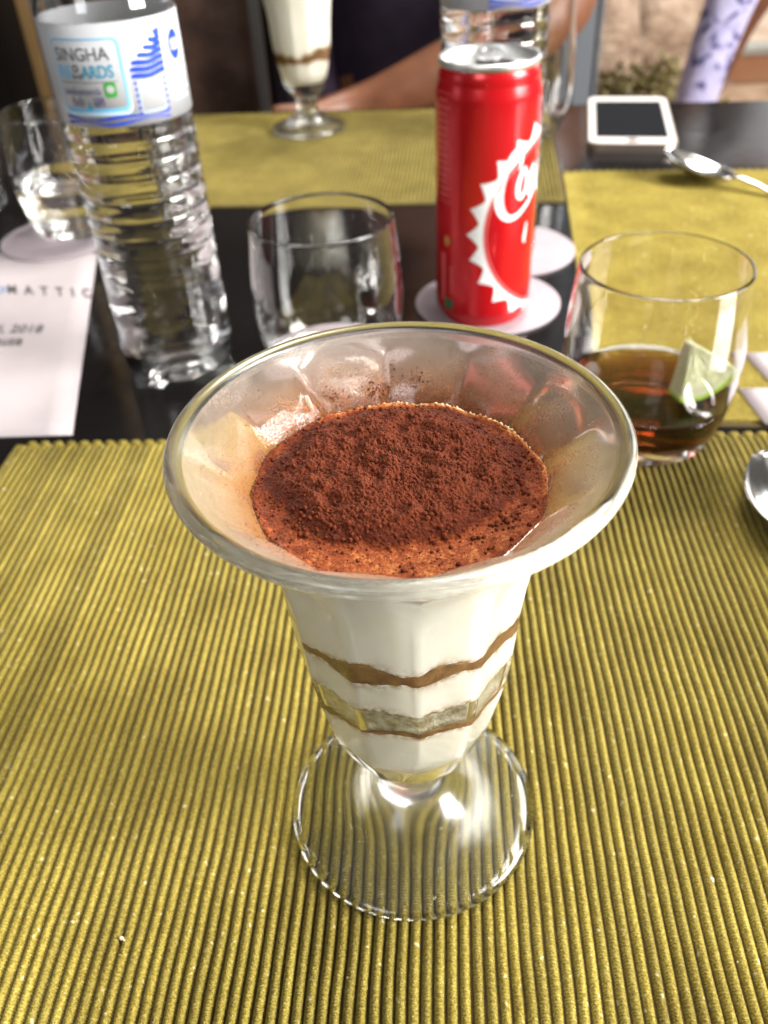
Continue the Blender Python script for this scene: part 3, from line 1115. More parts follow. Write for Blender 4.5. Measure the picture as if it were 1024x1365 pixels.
def bottle(label, loc, rz, lab0, lab1, group, full=True):
    t = thing('water_bottle', label, 'bottle', loc, rz, group)
    prof = [(0, 5.5), (9, 4.2), (15, 1.2), (19, 0.1), (24, 0.4), (28.3, 3), (30.6, 8), (31.4, 14)]
    z = 19.0
    k = 0
    up = max(0.0, lab1 * 1000 - 184)
    while z < lab0 * 1000 - 8:                      # moulded rings, wider apart near the bottom
        step = 9.5 if z > 60 else 12.5
        deep = 0.42 if z > 85 else (0.3 if z > 45 else 0.15)
        prof += [(31.6, z), (31.6, z + step * 0.45), (31.6 - deep, z + step * 0.62), (31.6 - deep, z + step * 0.72), (31.6, z + step * 0.92)]
        z += step
        k += 1
    prof += [(31.5, lab0 * 1000 + 1), (31.5, lab0 * 500 + lab1 * 500), (31.5, lab1 * 1000 + 1), (31.0, lab1 * 1000 + 5), (28.5, 196 + up), (24, 205 + up), (18.5, 213 + up), (14.5, 219 + up), (13.2, 222 + up), (13.2, 226 + up)]
    dent = []
    rnd = random.Random(5)
    for _ in range(26):
        dent.append((rnd.uniform(0, 2 * pi), rnd.uniform(0.02, 0.125), rnd.uniform(-0.0005, 0.0004), rnd.uniform(0.15, 0.5), rnd.uniform(0.005, 0.014)))

    def shp(z, a):
        d = 0.0
        if z < lab0 - 0.004:
            for a0, z0, am, wa, wz in dent:
                da = (a - a0 + pi) % (2 * pi) - pi
                d += am * math.exp(-(da / wa) ** 2 - ((z - z0) / wz) ** 2)
            if z < 0.016:               # petal foot
                d += 0.0010 * cos(5 * a) * max(0, 1 - z / 0.016)
            else:
                d *= min(1, (z - 0.016) / 0.006)
        return 1 + d / 0.0316
    outer = mm(catmull(prof, 3))
    inner = [(max(0.0, r - 0.00035), z + (0.0003 if z < 0.03 else 0)) for r, z in outer]
    v1, f1 = lathe(outer, 120, shp)
    v2, f2 = lathe(inner[::-1], 120, shp)
    b = len(v1)
    # lip between the outer and the inner skin at the mouth
    v, f = v1 + v2, f1 + [tuple(i + b for i in q) for q in f2]
    top_o = len(v1) - 120
    for j in range(120):
        j2 = (j + 1) % 120
        f.append((top_o + j, top_o + j2, b + j2, b + j))
    mesh('bottle_body', v, f, 'pet', t)
    wl = 0.166
    w = [(r + 0.0001 if r > 1e-6 else 0, z) for r, z in inner if z < wl]
    w += [(w[-1][0], wl), (0, wl)]
    v, f = lathe(w, 120, shp)
    tagw = mesh('water_fill', v, f, 'water', t)
    v, f = lathe(mm([(13.6, 214 + up), (14.6, 214.5 + up), (14.8, 218 + up), (14.8, 228 + up), (14.0, 230 + up), (0, 230 + up)]), 48)
    mesh('cap', v, f, 'cap_white', t)
    RL = 0.03178
    lb = [(RL, lab0 - 0.0), (RL, lab1)]
    v, f = lathe([(RL - 0.00012, lab1), (RL - 0.00012, lab0), (RL, lab0), (RL, (lab0 + lab1) / 2), (RL, lab1), (RL - 0.00012, lab1)], 120)
    lab = mesh('label', v, f, 'label_white', t)
    D = RL * pi / 180
    z0 = lab0 - 0.1370                     # print is laid out for the near bottle

    def sd(deg):
        return (deg + 90) * D
    R1, R2, R3 = RL + 0.00008, RL + 0.00016, RL + 0.00024
    ro = round_rect(sd(-128.5), sd(-67.5), 0.1440 + z0, 0.1742 + z0, 0.003)
    ri = round_rect(sd(-128.0), sd(-69.6), 0.1456 + z0, 0.1736 + z0, 0.0026)
    v, f = frame(ro, ri)
    wrap('panel_border', v, f, R1, 'ink_sky', lab)
    v, f = frame(round_rect(sd(-129.5), sd(-65.8), 0.1425 + z0, 0.1746 + z0, 0.0034), ro)
    wrap('panel_glow', v, f, R1, 'ink_pale', lab)
    v, f = text_mesh('SINGHA', bold=0.006)
    wrap('lettering', fit(v, sd(-124.5), sd(-76.5), 0.1655 + z0, 0.1708 + z0), f, R2, 'ink_grey', lab)
    v, f = text_mesh('RE', bold=0.02)
    wrap('lettering', fit(v, sd(-125), sd(-111.5), 0.1583 + z0, 0.1637 + z0), f, R2, 'ink_sky', lab)
    v, f = text_mesh('ARDS', bold=0.02)
    wrap('lettering', fit(v, sd(-102.5), sd(-75.5), 0.1583 + z0, 0.1637 + z0), f, R2, 'ink_cyan', lab)
    # the emblem that stands for the W: a small figure of ring and bars
    cx = sd(-107)
    v, f = frame(round_rect(cx - 0.0016, cx + 0.0016, 0.1609 + z0, 0.1641 + z0, 0.0015), round_rect(cx - 0.0008, cx + 0.0008, 0.1617 + z0, 0.1633 + z0, 0.0007))
    wrap('emblem', v, f, R2, 'ink_grey', lab)
    v, f = strip([(cx - 0.0022, 0.1604 + z0), (cx - 0.0015, 0.1583 + z0), (cx, 0.1596 + z0), (cx + 0.0015, 0.1583 + z0), (cx + 0.0022, 0.1604 + z0)], 0.0010)
    wrap('emblem', v, f, R2, 'ink_grey', lab)
    v, f = grid_rect(sd(-124), sd(-74), 0.1566 + z0, 0.1569 + z0)
    wrap('rule', v, f, R2, 'ink_grey', lab)
    v, f = text_mesh('สะสมแต้มแลกของรางวัล')
    wrap('lettering', fit(v, sd(-124), sd(-89.5), 0.1513 + z0, 0.1549 + z0), f, R2, 'ink_navy', lab)
    v, f = text_mesh('ดื่มน้ำ', bold=0.01)
    wrap('lettering', fit(v, sd(-118), sd(-106.5), 0.1466 + z0, 0.1507 + z0), f, R2, 'ink_navy', lab)
    v, f = text_mesh('แลก', bold=0.01)
    wrap('lettering', fit(v, sd(-97), sd(-88), 0.1466 + z0, 0.1505 + z0), f, R2, 'ink_navy', lab)
    dx, dz = sd(-101.5), 0.1470 + z0
    drop = [(dx + 0.0014 * sin(q) * (0.55 + 0.45 * -cos(q)) * 1.0, dz + 0.0019 * cos(q)) for q in [2 * pi * i / 24 for i in range(24)]]
    v, f = fill_columns(drop, 8)
    wrap('drop_mark', v, f, R2, 'ink_cyan', lab)
    v, f = fill_columns(round_rect(sd(-86), sd(-76.3), 0.1502 + z0, 0.1566 + z0, 0.0012), 12)
    wrap('chat_icon', v, f, R2, 'ink_green', lab)
    ec = (sd(-81.1), 0.1536 + z0)
    v, f = fill_columns([(ec[0] + 0.0018 * cos(q), ec[1] + 0.0016 * sin(q)) for q in [2 * pi * i / 24 for i in range(24)]], 10)
    wrap('chat_bubble', v, f, R3, 'label_white', lab)
    # sail of blue waves
    nst = 7
    for i in range(nst):
        zt = 0.1752 - i * 0.00268
        frac = (i + 0.6) / nst
        sl = sd(-31.5 - 31.0 * min(1.0, frac * 1.35 + 0.05))
        sr = sd(-30.5 - 0.9 * frac)
        path, wd = [], []
        for q in range(13):
            u = q / 12
            path.append((sl + (sr - sl) * u, zt - 0.0009 + z0 + 0.00045 * sin(u * 7 + 1.2) - 0.0009 * (1 - u)))
            wd.append(0.0022 * (0.7 + 0.3 * min(1, u * 6)))
        v, f = strip(path, wd)
        wrap('sail_stripe', v, f, R2, 'ink_blue', lab)
    # dotted frame of the square (the code inside is left blank)
    for i in range(6):
        zz = 0.1550 - i * 0.00262 + z0
        for dg in (-60.5, -33.8):
            v, f = grid_rect(sd(dg) - 0.0006, sd(dg) + 0.0006, zz - 0.0007, zz + 0.0007, 2)
            wrap('frame_dot', v, f, R2, 'ink_blue', lab)
    v, f = frame(round_rect(sd(-58.5), sd(-36), 0.1422 + z0, 0.1555 + z0, 0.0006), round_rect(sd(-57.9), sd(-36.6), 0.1426 + z0, 0.1551 + z0, 0.0004))
    wrap('square_frame', v, f, R2, 'ink_pale', lab)
    # oval seal
    oc = (sd(-13.0), 0.1668 + z0)
    v, f = fill_columns([(oc[0] + 0.0047 * cos(q), oc[1] + 0.0063 * sin(q)) for q in [2 * pi * i / 40 for i in range(40)]], 18)
    wrap('seal', v, f, R2, 'ink_blue', lab)
    v, f = fill_columns(round_rect(oc[0] - 0.0031, oc[0] + 0.0031, oc[1] - 0.0024, oc[1] + 0.0024, 0.0006), 10)
    wrap('seal_band', v, f, R3, 'label_white', lab)
    v, f = strip([(oc[0] + 0.0012 * sin(q * 1.3), oc[1] + 0.0018 - q * 0.0009) for q in [0, 1, 2, 3, 4]], 0.0006)
    wrap('seal_mark', v, f, R3 + 0.00008, 'ink_blue', lab)
    for i, (dg0, dg1, zz) in enumerate(((-24, 2, 0.1555), (-24, -6, 0.1515), (-22, 4, 0.1475), (-24, -2, 0.1440))):
        v, f = grid_rect(sd(dg0), sd(dg1), zz + z0, zz + 0.0007 + z0, 8)
        wrap('print_line', v, f, R2, 'ink_pale', lab)
    for zz, wdt in ((0.1412, 0.0014), (0.1392, 0.0012)):
        path = [(sd(-129 + 95 * u / 30), zz + z0 + 0.00065 * sin(u / 30 * 11 + zz * 900)) for u in range(31)]
        v, f = strip(path, [wdt * (0.65 + 0.35 * sin(u / 30 * 11 + 2)) for u in range(31)])
        wrap('wave_band', v, f, R2, 'ink_blue', lab)
    return t


bottle('clear plastic water bottle with blue and white label at the left', (-0.1500, 0.4500, TABLE_Z + 0.0001), 0.0, 0.1395, 0.1825, 'water bottles')
bottle('clear plastic water bottle partly hidden behind the red can', (0.0370, 0.5730, CO_T), 0.5, 0.1585, 0.2015, 'water bottles')

# ------------------------------------------------------------------ red can
MT['can_red'] = noisy('can_red', [(0.3, (0.50, 0.006, 0.010)), (0.7, (0.56, 0.010, 0.014))], 30, 0.22, spec=0.6, metal=0.25)
MT['can_white'] = mat('can_white', (0.82, 0.82, 0.82), 0.3)
MT['can_pink'] = mat('can_pink', (0.70, 0.16, 0.16), 0.3)
MT['can_dim'] = mat('can_dim_print', (0.62, 0.09, 0.09), 0.3)
MT['can_yellow'] = mat('can_yellow', (0.50, 0.26, 0.06), 0.3)
MT['can_green'] = mat('can_green', (0.05, 0.14, 0.06), 0.3)
MT['alu_bright'] = noisy('bright_aluminium', [(0.3, (0.62, 0.62, 0.61)), (0.7, (0.74, 0.74, 0.73))], 300, 0.42, metal=1.0)
MT['black'] = mat('opening_shade', (0.01, 0.006, 0.006), 0.4)
can = thing('drink_can', 'slim red soft drink can with white bottle cap emblem', 'can', (0.03045, 0.505, CO_T))
RC = 0.0287
v, f = lathe(mm(catmull([(0, 6), (16, 5), (21.5, 1.5), (23.2, 0.1), (24.6, 0.3), (25.6, 2.2), (27.3, 5.5), (28.5, 9), (28.7, 11), (28.7, 40), (28.7, 80), (28.7, 120), (28.7, 126), (28.5, 128.5), (27.7, 132), (27.2, 134.0), (27.1, 135.0), (27.1, 136.5), (26.6, 139), (25.8, 141)], 4)), 96)
mesh('body', v, f, 'can_red', can)
v, f = lathe(mm([(25.75, 140.8), (26.5, 141.4), (27.0, 142.6), (26.95, 144.2), (26.3, 145.0), (25.5, 144.8), (25.0, 143.6), (24.4, 140.2), (23.6, 138.9), (22.6, 139.0), (22.2, 140.0), (21.5, 140.3), (0, 140.3)]), 96)
lid = mesh('lid', v, f, 'alu_bright', can)


def disc(cx, cy, ra, rb, z, n=32, h=0.0):
    V = [(cx + ra * cos(2 * pi * i / n), cy + rb * sin(2 * pi * i / n), z) for i in range(n)]
    return V, [tuple(range(n))]


v, f = disc(0.003, 0.0030, 0.0105, 0.0080, 0.14042)
mesh('mouth_shade', v, f, 'black', lid, smooth=False)  # flat black disc, painted as the shade inside the open mouth
bm = bmesh.new()
outer = [(0.0075 * cos(q), 0.0100 * sin(q) + 0.0120) for q in [2 * pi * i / 36 for i in range(36)]]
innr = [(0.0048 * cos(q), 0.0045 * sin(q) + 0.0150) for q in [2 * pi * i / 36 for i in range(36)]]
for zt in (0.0, 0.0009):
    pass
vs = []
for zt in (0.0, 0.0009):
    vs.append(([bm.verts.new((x + 0.001, y, 0.1412 + zt + (y - 0.002) * 0.12)) for x, y in outer], [bm.verts.new((x + 0.001, y, 0.1412 + zt + (y - 0.002) * 0.12)) for x, y in innr]))
for i in range(36):
    j = (i + 1) % 36
    (o0, i0), (o1, i1) = vs
    bm.faces.new([o1[i], o1[j], i1[j], i1[i]])
    bm.faces.new([o0[j], o0[i], i0[i], i0[j]])
    bm.faces.new([o0[i], o0[j], o1[j], o1[i]])
    bm.faces.new([i0[j], i0[i], i1[i], i1[j]])
bm_obj('pull_tab', bm, 'alu_bright', lid, smooth=False)

# crown-cap emblem: white toothed ring, thin rings, script
SC, ZCAP, NT = 0.0471, 0.0585, 25
rt, rv, rw = 0.0590, 0.0525, 0.0495
pts_o, pts_i = [], []
PT = 10
for i in range(NT * PT):
    u = (i % PT) / PT
    a = 2 * pi * i / (NT * PT) + pi
    k = abs(2 * u - 1)
    rr_ = rv + (rt - rv) * (k ** 1.5)
    pts_o.append((SC + rr_ * cos(a), ZCAP + rr_ * sin(a)))
    pts_i.append((SC + rw * cos(a), ZCAP + rw * sin(a)))


def clip_frame(po, pi_, zlo=0.0055, zhi=0.127):
    """keep only the part of the ring that lies on the can wall"""
    n = len(po)
    V, Fc = po + pi_, []
    for i in range(n):
        j = (i + 1) % n
        if all(zlo < p[1] < zhi for p in (po[i], po[j], pi_[i], pi_[j])):
            Fc.append((i, n + i, n + j, j))
    return V, Fc


def wall_r(z):
    return RC if z > 0.0095 else RC - 0.0012 * (0.0095 - z) / 0.004


def can_wrap(name, V2, Fc, off, material, parent):
    V = []
    for s, z in V2:
        a = -pi / 2 + s / RC
        r = wall_r(z) + off
        V.append((r * cos(a), r * sin(a), z))
    return mesh(name, V, Fc, material, parent, smooth=False)


cbody = bpy.data.objects['body']
V, Fc = [], []
for q in range(6):
    t0, t1 = q / 6, (q + 1) / 6
    po = [(a[0] + (b[0] - a[0]) * t0, a[1] + (b[1] - a[1]) * t0) for a, b in zip(pts_o, pts_i)]
    pi2 = [(a[0] + (b[0] - a[0]) * t1, a[1] + (b[1] - a[1]) * t1) for a, b in zip(pts_o, pts_i)]
    v, f = clip_frame(po, pi2)
    b0 = len(V)
    V += v
    Fc += [tuple(i + b0 for i in g) for g in f]
can_wrap('cap_teeth', V, Fc, 0.00008, 'can_white', cbody)
for ra_, rb_, mt in ((0.0495, 0.0487, 'can_pink'), (0.0480, 0.0473, 'can_pink')):
    po = [(SC + ra_ * cos(2 * pi * i / 160), ZCAP + ra_ * sin(2 * pi * i / 160)) for i in range(160)]
    pi_ = [(SC + rb_ * cos(2 * pi * i / 160), ZCAP + rb_ * sin(2 * pi * i / 160)) for i in range(160)]
    v, f = clip_frame(po, pi_)
    can_wrap('cap_ring', v, f, 0.00010, mt, cbody)


def script(pts, off=0.00016, name='script_lettering'):
    """one brush stroke: (s, z, width) in mm, smoothed"""
    q = catmull(pts, 8)
    v, f = strip([(a / 1000, b / 1000) for a, b, c in q], [c / 1000 for a, b, c in q])
    can_wrap(name, v, f, off, 'can_white', cbody)


def word(ds, dz):
    def sh(p):
        return [(a + 45.1 + ds, b + dz, c) for a, b, c in p]
    script(sh([(-27.5, 92, 0.6), (-26.3, 97, 2.2), (-27.4, 101.5, 3.0), (-30.6, 102, 3.0), (-34.5, 96.5, 3.6), (-38.0, 88, 4.6), (-39.4, 78.5, 5.2), (-37.6, 71, 4.8),
               (-33.5, 67.2, 3.8), (-28.5, 67.4, 2.8), (-23, 70.5, 2.2), (-17, 75, 1.6), (-12, 79, 0.8)]))
    for i, s in enumerate((-24.5, -16.0)):
        script(sh([(s + 1.5, 93, 1.6), (s - 1.2, 90, 2.6), (s - 3.2, 84, 3.0), (s - 3.0, 78.5, 2.6), (s - 0.6, 77, 2.0), (s + 2.2, 81, 2.0), (s + 3.0, 87, 2.0), (s + 1.5, 92.5, 1.6), (s + 1.0, 93.2, 0.6)]), 0.00018 + 0.00003 * i)
    script(sh([(-5.5, 92.5, 1.2), (-8.5, 91.5, 2.4), (-10.8, 85, 2.8), (-10.2, 79, 2.4), (-7.5, 78.2, 2.0), (-5.0, 83, 2.2), (-4.2, 91, 2.2), (-4.6, 84, 2.4), (-4.0, 78.6, 2.0), (-1, 80, 0.8)]), 0.00026)


word(0, 0)
script([(46.6, 85.5, 1.0), (50, 86.2, 1.6), (53, 85.4, 0.8)])
word(45, -1)
script([(25.6, 62, 0.8), (25.1, 58, 1.6), (24.1, 53, 1.8), (24.5, 50, 0.8)])
# side panel print
DC = RC * pi / 180


def cs(d):
    return (d + 90) * DC


v, f = frame(round_rect(cs(-158), cs(-134.5), 0.074, 0.131, 0.0006, 2), round_rect(cs(-157.4), cs(-135.1), 0.0745, 0.1305, 0.0004, 2))
can_wrap('panel_frame', v, f, 0.00008, 'can_dim', cbody)
for i in range(15):
    zz = 0.0775 + i * 0.0035
    v, f = grid_rect(cs(-156), cs(-137 - random.uniform(0, 6)), zz, zz + 0.0012, 5)
    can_wrap('panel_line', v, f, 0.00009, 'can_dim', cbody)
v, f = fill_columns([(cs(-141) + 0.0022 * cos(q), 0.052 + 0.0030 * sin(q)) for q in [2 * pi * i / 16 for i in range(16)]], 6)
can_wrap('recycling_mark', v, f, 0.00009, 'can_yellow', cbody)
for i in range(6):
    v, f = grid_rect(cs(-136), cs(-132), 0.021 + i * 0.0029, 0.0229 + i * 0.0029, 2)
    can_wrap('side_print', v, f, 0.00009, 'can_dim', cbody)
v, f = grid_rect(cs(-152), cs(-144), 0.014, 0.044, 3)
can_wrap('bar_panel', v, f, 0.00009, 'can_dim', cbody)
v, f = fill_columns(round_rect(cs(-146), cs(-131), 0.0100, 0.0165, 0.0006, 3), 8)
can_wrap('green_mark', v, f, 0.00009, 'can_green', cbody)

# ------------------------------------------------------------------ printed sheet at the left, sheets at the right
MT['paper'] = noisy('paper', [(0.3, (0.37, 0.325, 0.335)), (0.7, (0.42, 0.375, 0.385))], 18, 0.7)
MT['paper_ink'] = mat('paper_ink', (0.07, 0.065, 0.075), 0.6)
MT['paper_blue'] = mat('paper_ink_blue', (0.09, 0.22, 0.40), 0.6)


def sheet(name, label, corners, lift, curl=0.0):
    """four corners (x, y) anticlockwise; a bending grid with a little thickness"""
    t = thing(name, label, 'paper', (corners[0][0], corners[0][1], TABLE_Z + lift))
    o0 = Vector(corners[0])
    n = 14
    V, Fc = [], []
    for lay in (0, 1):
        for i in range(n + 1):
            for j in range(n + 1):
                u, w = i / n, j / n
                p = (Vector(corners[0]) * (1 - u) * (1 - w) + Vector(corners[1]) * u * (1 - w) + Vector(corners[2]) * u * w + Vector(corners[3]) * (1 - u) * w) - o0
                z = curl * (noise.noise(Vector((u * 1.6, w * 1.6, corners[0][0] * 9))) + 0.5) * 0.5 + 0.0004
                V.append((p.x, p.y, max(0.0002, z) - 0.00018 * lay))
    m_ = (n + 1) ** 2
    for i in range(n):
        for j in range(n):
            q = i * (n + 1) + j
            Fc.append((q, q + n + 1, q + n + 2, q + 1))
            Fc.append((m_ + q + 1, m_ + q + n + 2, m_ + q + n + 1, m_ + q))
    rim_ = [i * (n + 1) for i in range(n + 1)] + [n * (n + 1) + j for j in range(1, n + 1)] + [i * (n + 1) + n for i in range(n - 1, -1, -1)] + [j for j in range(n - 1, 0, -1)]
    for a, b in zip(rim_, rim_[1:] + rim_[:1]):
        Fc.append((b, a, m_ + a, m_ + b))
    mesh('page', V, Fc, 'paper', t)
    return t


def flat_text(body, p0, p1, ptop, parent, material='paper_ink', shear=0.0, bold=0.0):
    v, f = text_mesh(body, shear, bold)
    a, b, c = Vector(p0), Vector(p1), Vector(ptop)
    o0 = parent.location.xy
    V = []
    for u, w in v:
        p = a + (b - a) * u + (c - a) * w - o0
        V.append((p.x, p.y, 0.00075))
    mesh('lettering', V, f, material, parent, smooth=False)


pg = sheet('printed_sheet', 'white printed sheet with capital letters left of the bottle', [(-0.405, 0.366), (-0.1907, 0.3718), (-0.2511, 0.6146), (-0.46, 0.632)], 0.0001, 0.0003)
flat_text('M  A  T  T  I  C', (-0.2940, 0.5480), (-0.2310, 0.5375), (-0.3005, 0.5630), pg, bold=0.03)
flat_text('il, 2018', (-0.2800, 0.4880), (-0.2475, 0.4865), (-0.2835, 0.5010), pg, shear=0.2, bold=0.015)
flat_text('ouse', (-0.2750, 0.4728), (-0.2555, 0.4720), (-0.2780, 0.4820), pg, shear=0.2, bold=0.015)
v, f = frame([(-0.3035 + 0.0055 * cos(q) - pg.location.x, 0.5530 + 0.0060 * sin(q) - pg.location.y) for q in [2 * pi * i / 24 for i in range(24)]],
             [(-0.3035 + 0.0036 * cos(q) - pg.location.x, 0.5530 + 0.0040 * sin(q) - pg.location.y) for q in [2 * pi * i / 24 for i in range(24)]])
mesh('ring_mark', [(a, b_, 0.00075) for a, b_ in v], f, 'paper_blue', pg, smooth=False)
sheet('paper_card', 'white card corner farther back on the right hand placemat', [(0.179, 0.405), (0.30, 0.400), (0.30, 0.438), (0.1735, 0.441)], 0.0029)
sheet('paper_card', 'white card corner by the near placemat edge at the right', [(0.1645, 0.3685), (0.30, 0.366), (0.30, 0.401), (0.1605, 0.403)], 0.0029)

# ------------------------------------------------------------------ spoons
MT['steel'] = noisy('polished_steel', [(0.3, (0.62, 0.60, 0.58)), (0.7, (0.68, 0.66, 0.64))], 20, 0.16, metal=1.0)


def spoon(label, loc, rz, tilt=0.0, scale=1.0, roll=0.0):
    """a table spoon along local +x: bowl tip at +x end, handle to -x"""
    t = thing('spoon', label, 'spoon', loc, 0, 'steel spoons')
    t.rotation_euler = (roll, tilt, rz)
    t.scale = (scale,) * 3
    BL, BW, DP = 0.066, 0.0215, 0.0085
    nu, nv = 28, 18
    V, Fc = [], []
    for lay in (0, 1):
        for i in range(nu + 1):
            u = i / nu
            x = -BL / 2 + BL * u
            ww = (sin(pi * u ** 0.88)) ** 0.62 if 0 < u < 1 else 0.0
            w = max(BW * ww, 0.0028 if u < 0.5 else 0.0006)
            dep = DP * (sin(pi * min(1, u * 0.96 + 0.02))) ** 0.8
            for j in range(nv + 1):
                s = -1 + 2 * j / nv
                z = DP + 0.0012 - dep * (1 - s * s) + 0.0035 * (1 - u) ** 3 - 0.0010 * lay * (1.0 if 0 < j < nv else 0.5)
                V.append((x, s * w, z))
    m_ = (nu + 1) * (nv + 1)
    for i in range(nu):
        for j in range(nv):
            q = i * (nv + 1) + j
            Fc.append((q, q + nv + 1, q + nv + 2, q + 1))
            Fc.append((m_ + q + 1, m_ + q + nv + 2, m_ + q + nv + 1, m_ + q))
    rim_ = [i * (nv + 1) for i in range(nu + 1)] + [nu * (nv + 1) + j for j in range(1, nv + 1)] + [i * (nv + 1) + nv for i in range(nu - 1, -1, -1)] + [j for j in range(nv - 1, 0, -1)]
    for a, b in zip(rim_, rim_[1:] + rim_[:1]):
        Fc.append((b, a, m_ + a, m_ + b))
    mesh('bowl', V, Fc, 'steel', t)
    pts = [(-BL / 2 + 0.004, 0, DP + 0.0038), (-BL / 2 - 0.008, 0, DP + 0.0060), (-BL / 2 - 0.03, 0, DP + 0.0062), (-BL / 2 - 0.07, 0, 0.0085), (-BL / 2 - 0.11, 0, 0.0040), (-BL / 2 - 0.135, 0, 0.0022)]
    rad = [(0.0030, 0.0012), (0.0028, 0.0016), (0.0028, 0.0014), (0.0045, 0.0011), (0.0075, 0.0010), (0.0060, 0.0009)]
    q = catmull([(*p, *r) for p, r in zip(pts, rad)], 5)
    v, f = tube([p[:3] for p in q], [(p[3], p[4]) for p in q], 10)
    mesh('handle', v, f, 'steel', t)
    return t


spoon('steel spoon lying across the right placemat near the phone', (0.2125, 0.730, 0.0030), radians(137), radians(-13), roll=radians(7))
spoon('large steel spoon cut off by the right edge beside the dessert', (0.1575, 0.2955, 0.0002), radians(101), scale=1.12)

# ------------------------------------------------------------------ phone
MT['phone_white'] = mat('phone_white', (0.72, 0.66, 0.62), 0.3)
MT['phone_screen'] = mat('phone_screen', (0.012, 0.013, 0.016), 0.05)
MT['phone_metal'] = mat('phone_metal', (0.55, 0.47, 0.42), 0.3, metal=0.9)
ph = thing('phone', 'white bordered smartphone lying face up near the far table edge', 'phone', (0.190, 0.893, TABLE_Z + 0.0001), radians(-8.0))


def rbox(name, w, l, z0, z1, r, material, parent, bev=0.0):
    bm = bmesh.new()
    out = round_rect(-w / 2, w / 2, -l / 2, l / 2, r, 8, 0)
    a = [bm.verts.new((x, y, z0)) for x, y in out]
    b = [bm.verts.new((x, y, z1)) for x, y in out]
    n = len(out)
    bm.faces.new(a[::-1])
    top = bm.faces.new(b)
    for i in range(n):
        bm.faces.new([a[i], a[(i + 1) % n], b[(i + 1) % n], b[i]])
    if bev:
        bmesh.ops.bevel(bm, geom=list(top.edges), offset=bev, segments=2, affect='EDGES')
    return bm_obj(name, bm, material, parent, smooth=False)


rbox('case', 0.079, 0.160, 0, 0.0074, 0.010, 'phone_metal', ph, 0.0012)
rbox('front_glass', 0.0765, 0.1575, 0.0074, 0.0078, 0.009, 'phone_white', ph)
rbox('screen', 0.064, 0.122, 0.0078, 0.0080, 0.001, 'phone_screen', ph)
v, f = disc(0, -0.0700, 0.0052, 0.0052, 0.00792)
mesh('home_button', v, f, 'phone_metal', ph, smooth=False)

# ------------------------------------------------------------------ people


def skin_mesh(name, nodes, edges, material, parent, root=0, sub=2):
    """nodes: (x, y, z, rx, ry); grown by a Skin modifier into one smooth body"""
    me = bpy.data.meshes.new(name)
    me.from_pydata([n_[:3] for n_ in nodes], edges, [])
    o = bpy.data.objects.new(name, me)
    link(o, parent)
    mo = o.modifiers.new('skin', 'SKIN')
    mo.use_smooth_shade = True
    if not me.skin_vertices:
        bpy.context.view_layer.objects.active = o
    sv = me.skin_vertices[0].data if me.skin_vertices else None
    if sv is None:
        bm = bmesh.new()
        bm.from_mesh(me)
        bm.verts.layers.skin.verify()
        bm.to_mesh(me)
        bm.free()
        sv = me.skin_vertices[0].data
    for i, n_ in enumerate(nodes):
        sv[i].radius = (n_[3], n_[4] if len(n_) > 4 else n_[3])
        sv[i].use_root = (i == root)
    s = o.modifiers.new('sub', 'SUBSURF')
    s.levels = s.render_levels = sub
    me.materials.append(MT[material])
    return o


MT['skin_brown'] = noisy('brown_skin', [(0.3, (0.12, 0.042, 0.018)), (0.7, (0.17, 0.062, 0.028))], 40, 0.5)
MT['top_purple'] = noisy('dark_purple_cotton', [(0.3, (0.010, 0.004, 0.014)), (0.7, (0.022, 0.010, 0.026))], 25, 0.9)
MT['jeans_dark'] = noisy('dark_trousers', [(0.3, (0.012, 0.012, 0.018)), (0.7, (0.03, 0.03, 0.04))], 30, 0.9)
MT['hair'] = mat('dark_hair', (0.012, 0.009, 0.008), 0.5)


def fingers(nodes, edges, palm, d, side, n0, length=1.0):
    """five fingers from the palm node; d along the hand, side towards the thumb"""
    d, side = Vector(d).normalized(), Vector(side).normalized()
    dn = d.cross(side)
    P0 = Vector(nodes[palm][:3])
    for k, (off, ln) in enumerate(((0.028, 0.062), (0.010, 0.072), (-0.008, 0.068), (-0.026, 0.054))):
        b = P0 + d * 0.035 + side * off
        prev = palm
        for q, (t_, dz) in enumerate(((0.0, 0), (0.5, 0.006), (1.0, 0.022))):
            p = b + d * (ln * length * t_) - dn * dz * (1 if dn.z > 0 else -1)
            nodes.append((*p, 0.0092 - 0.0012 * q, 0.0092 - 0.0012 * q))
            edges.append((prev, len(nodes) - 1))
            prev = len(nodes) - 1
    prev = palm
    for q, (a_, s_) in enumerate(((-0.005, 0.036), (0.025, 0.052), (0.050, 0.056))):
        p = P0 + d * a_ + side * s_
        nodes.append((*p, 0.0112 - 0.0012 * q, 0.0112 - 0.0012 * q))
        edges.append((prev, len(nodes) - 1))
        prev = len(nodes) - 1


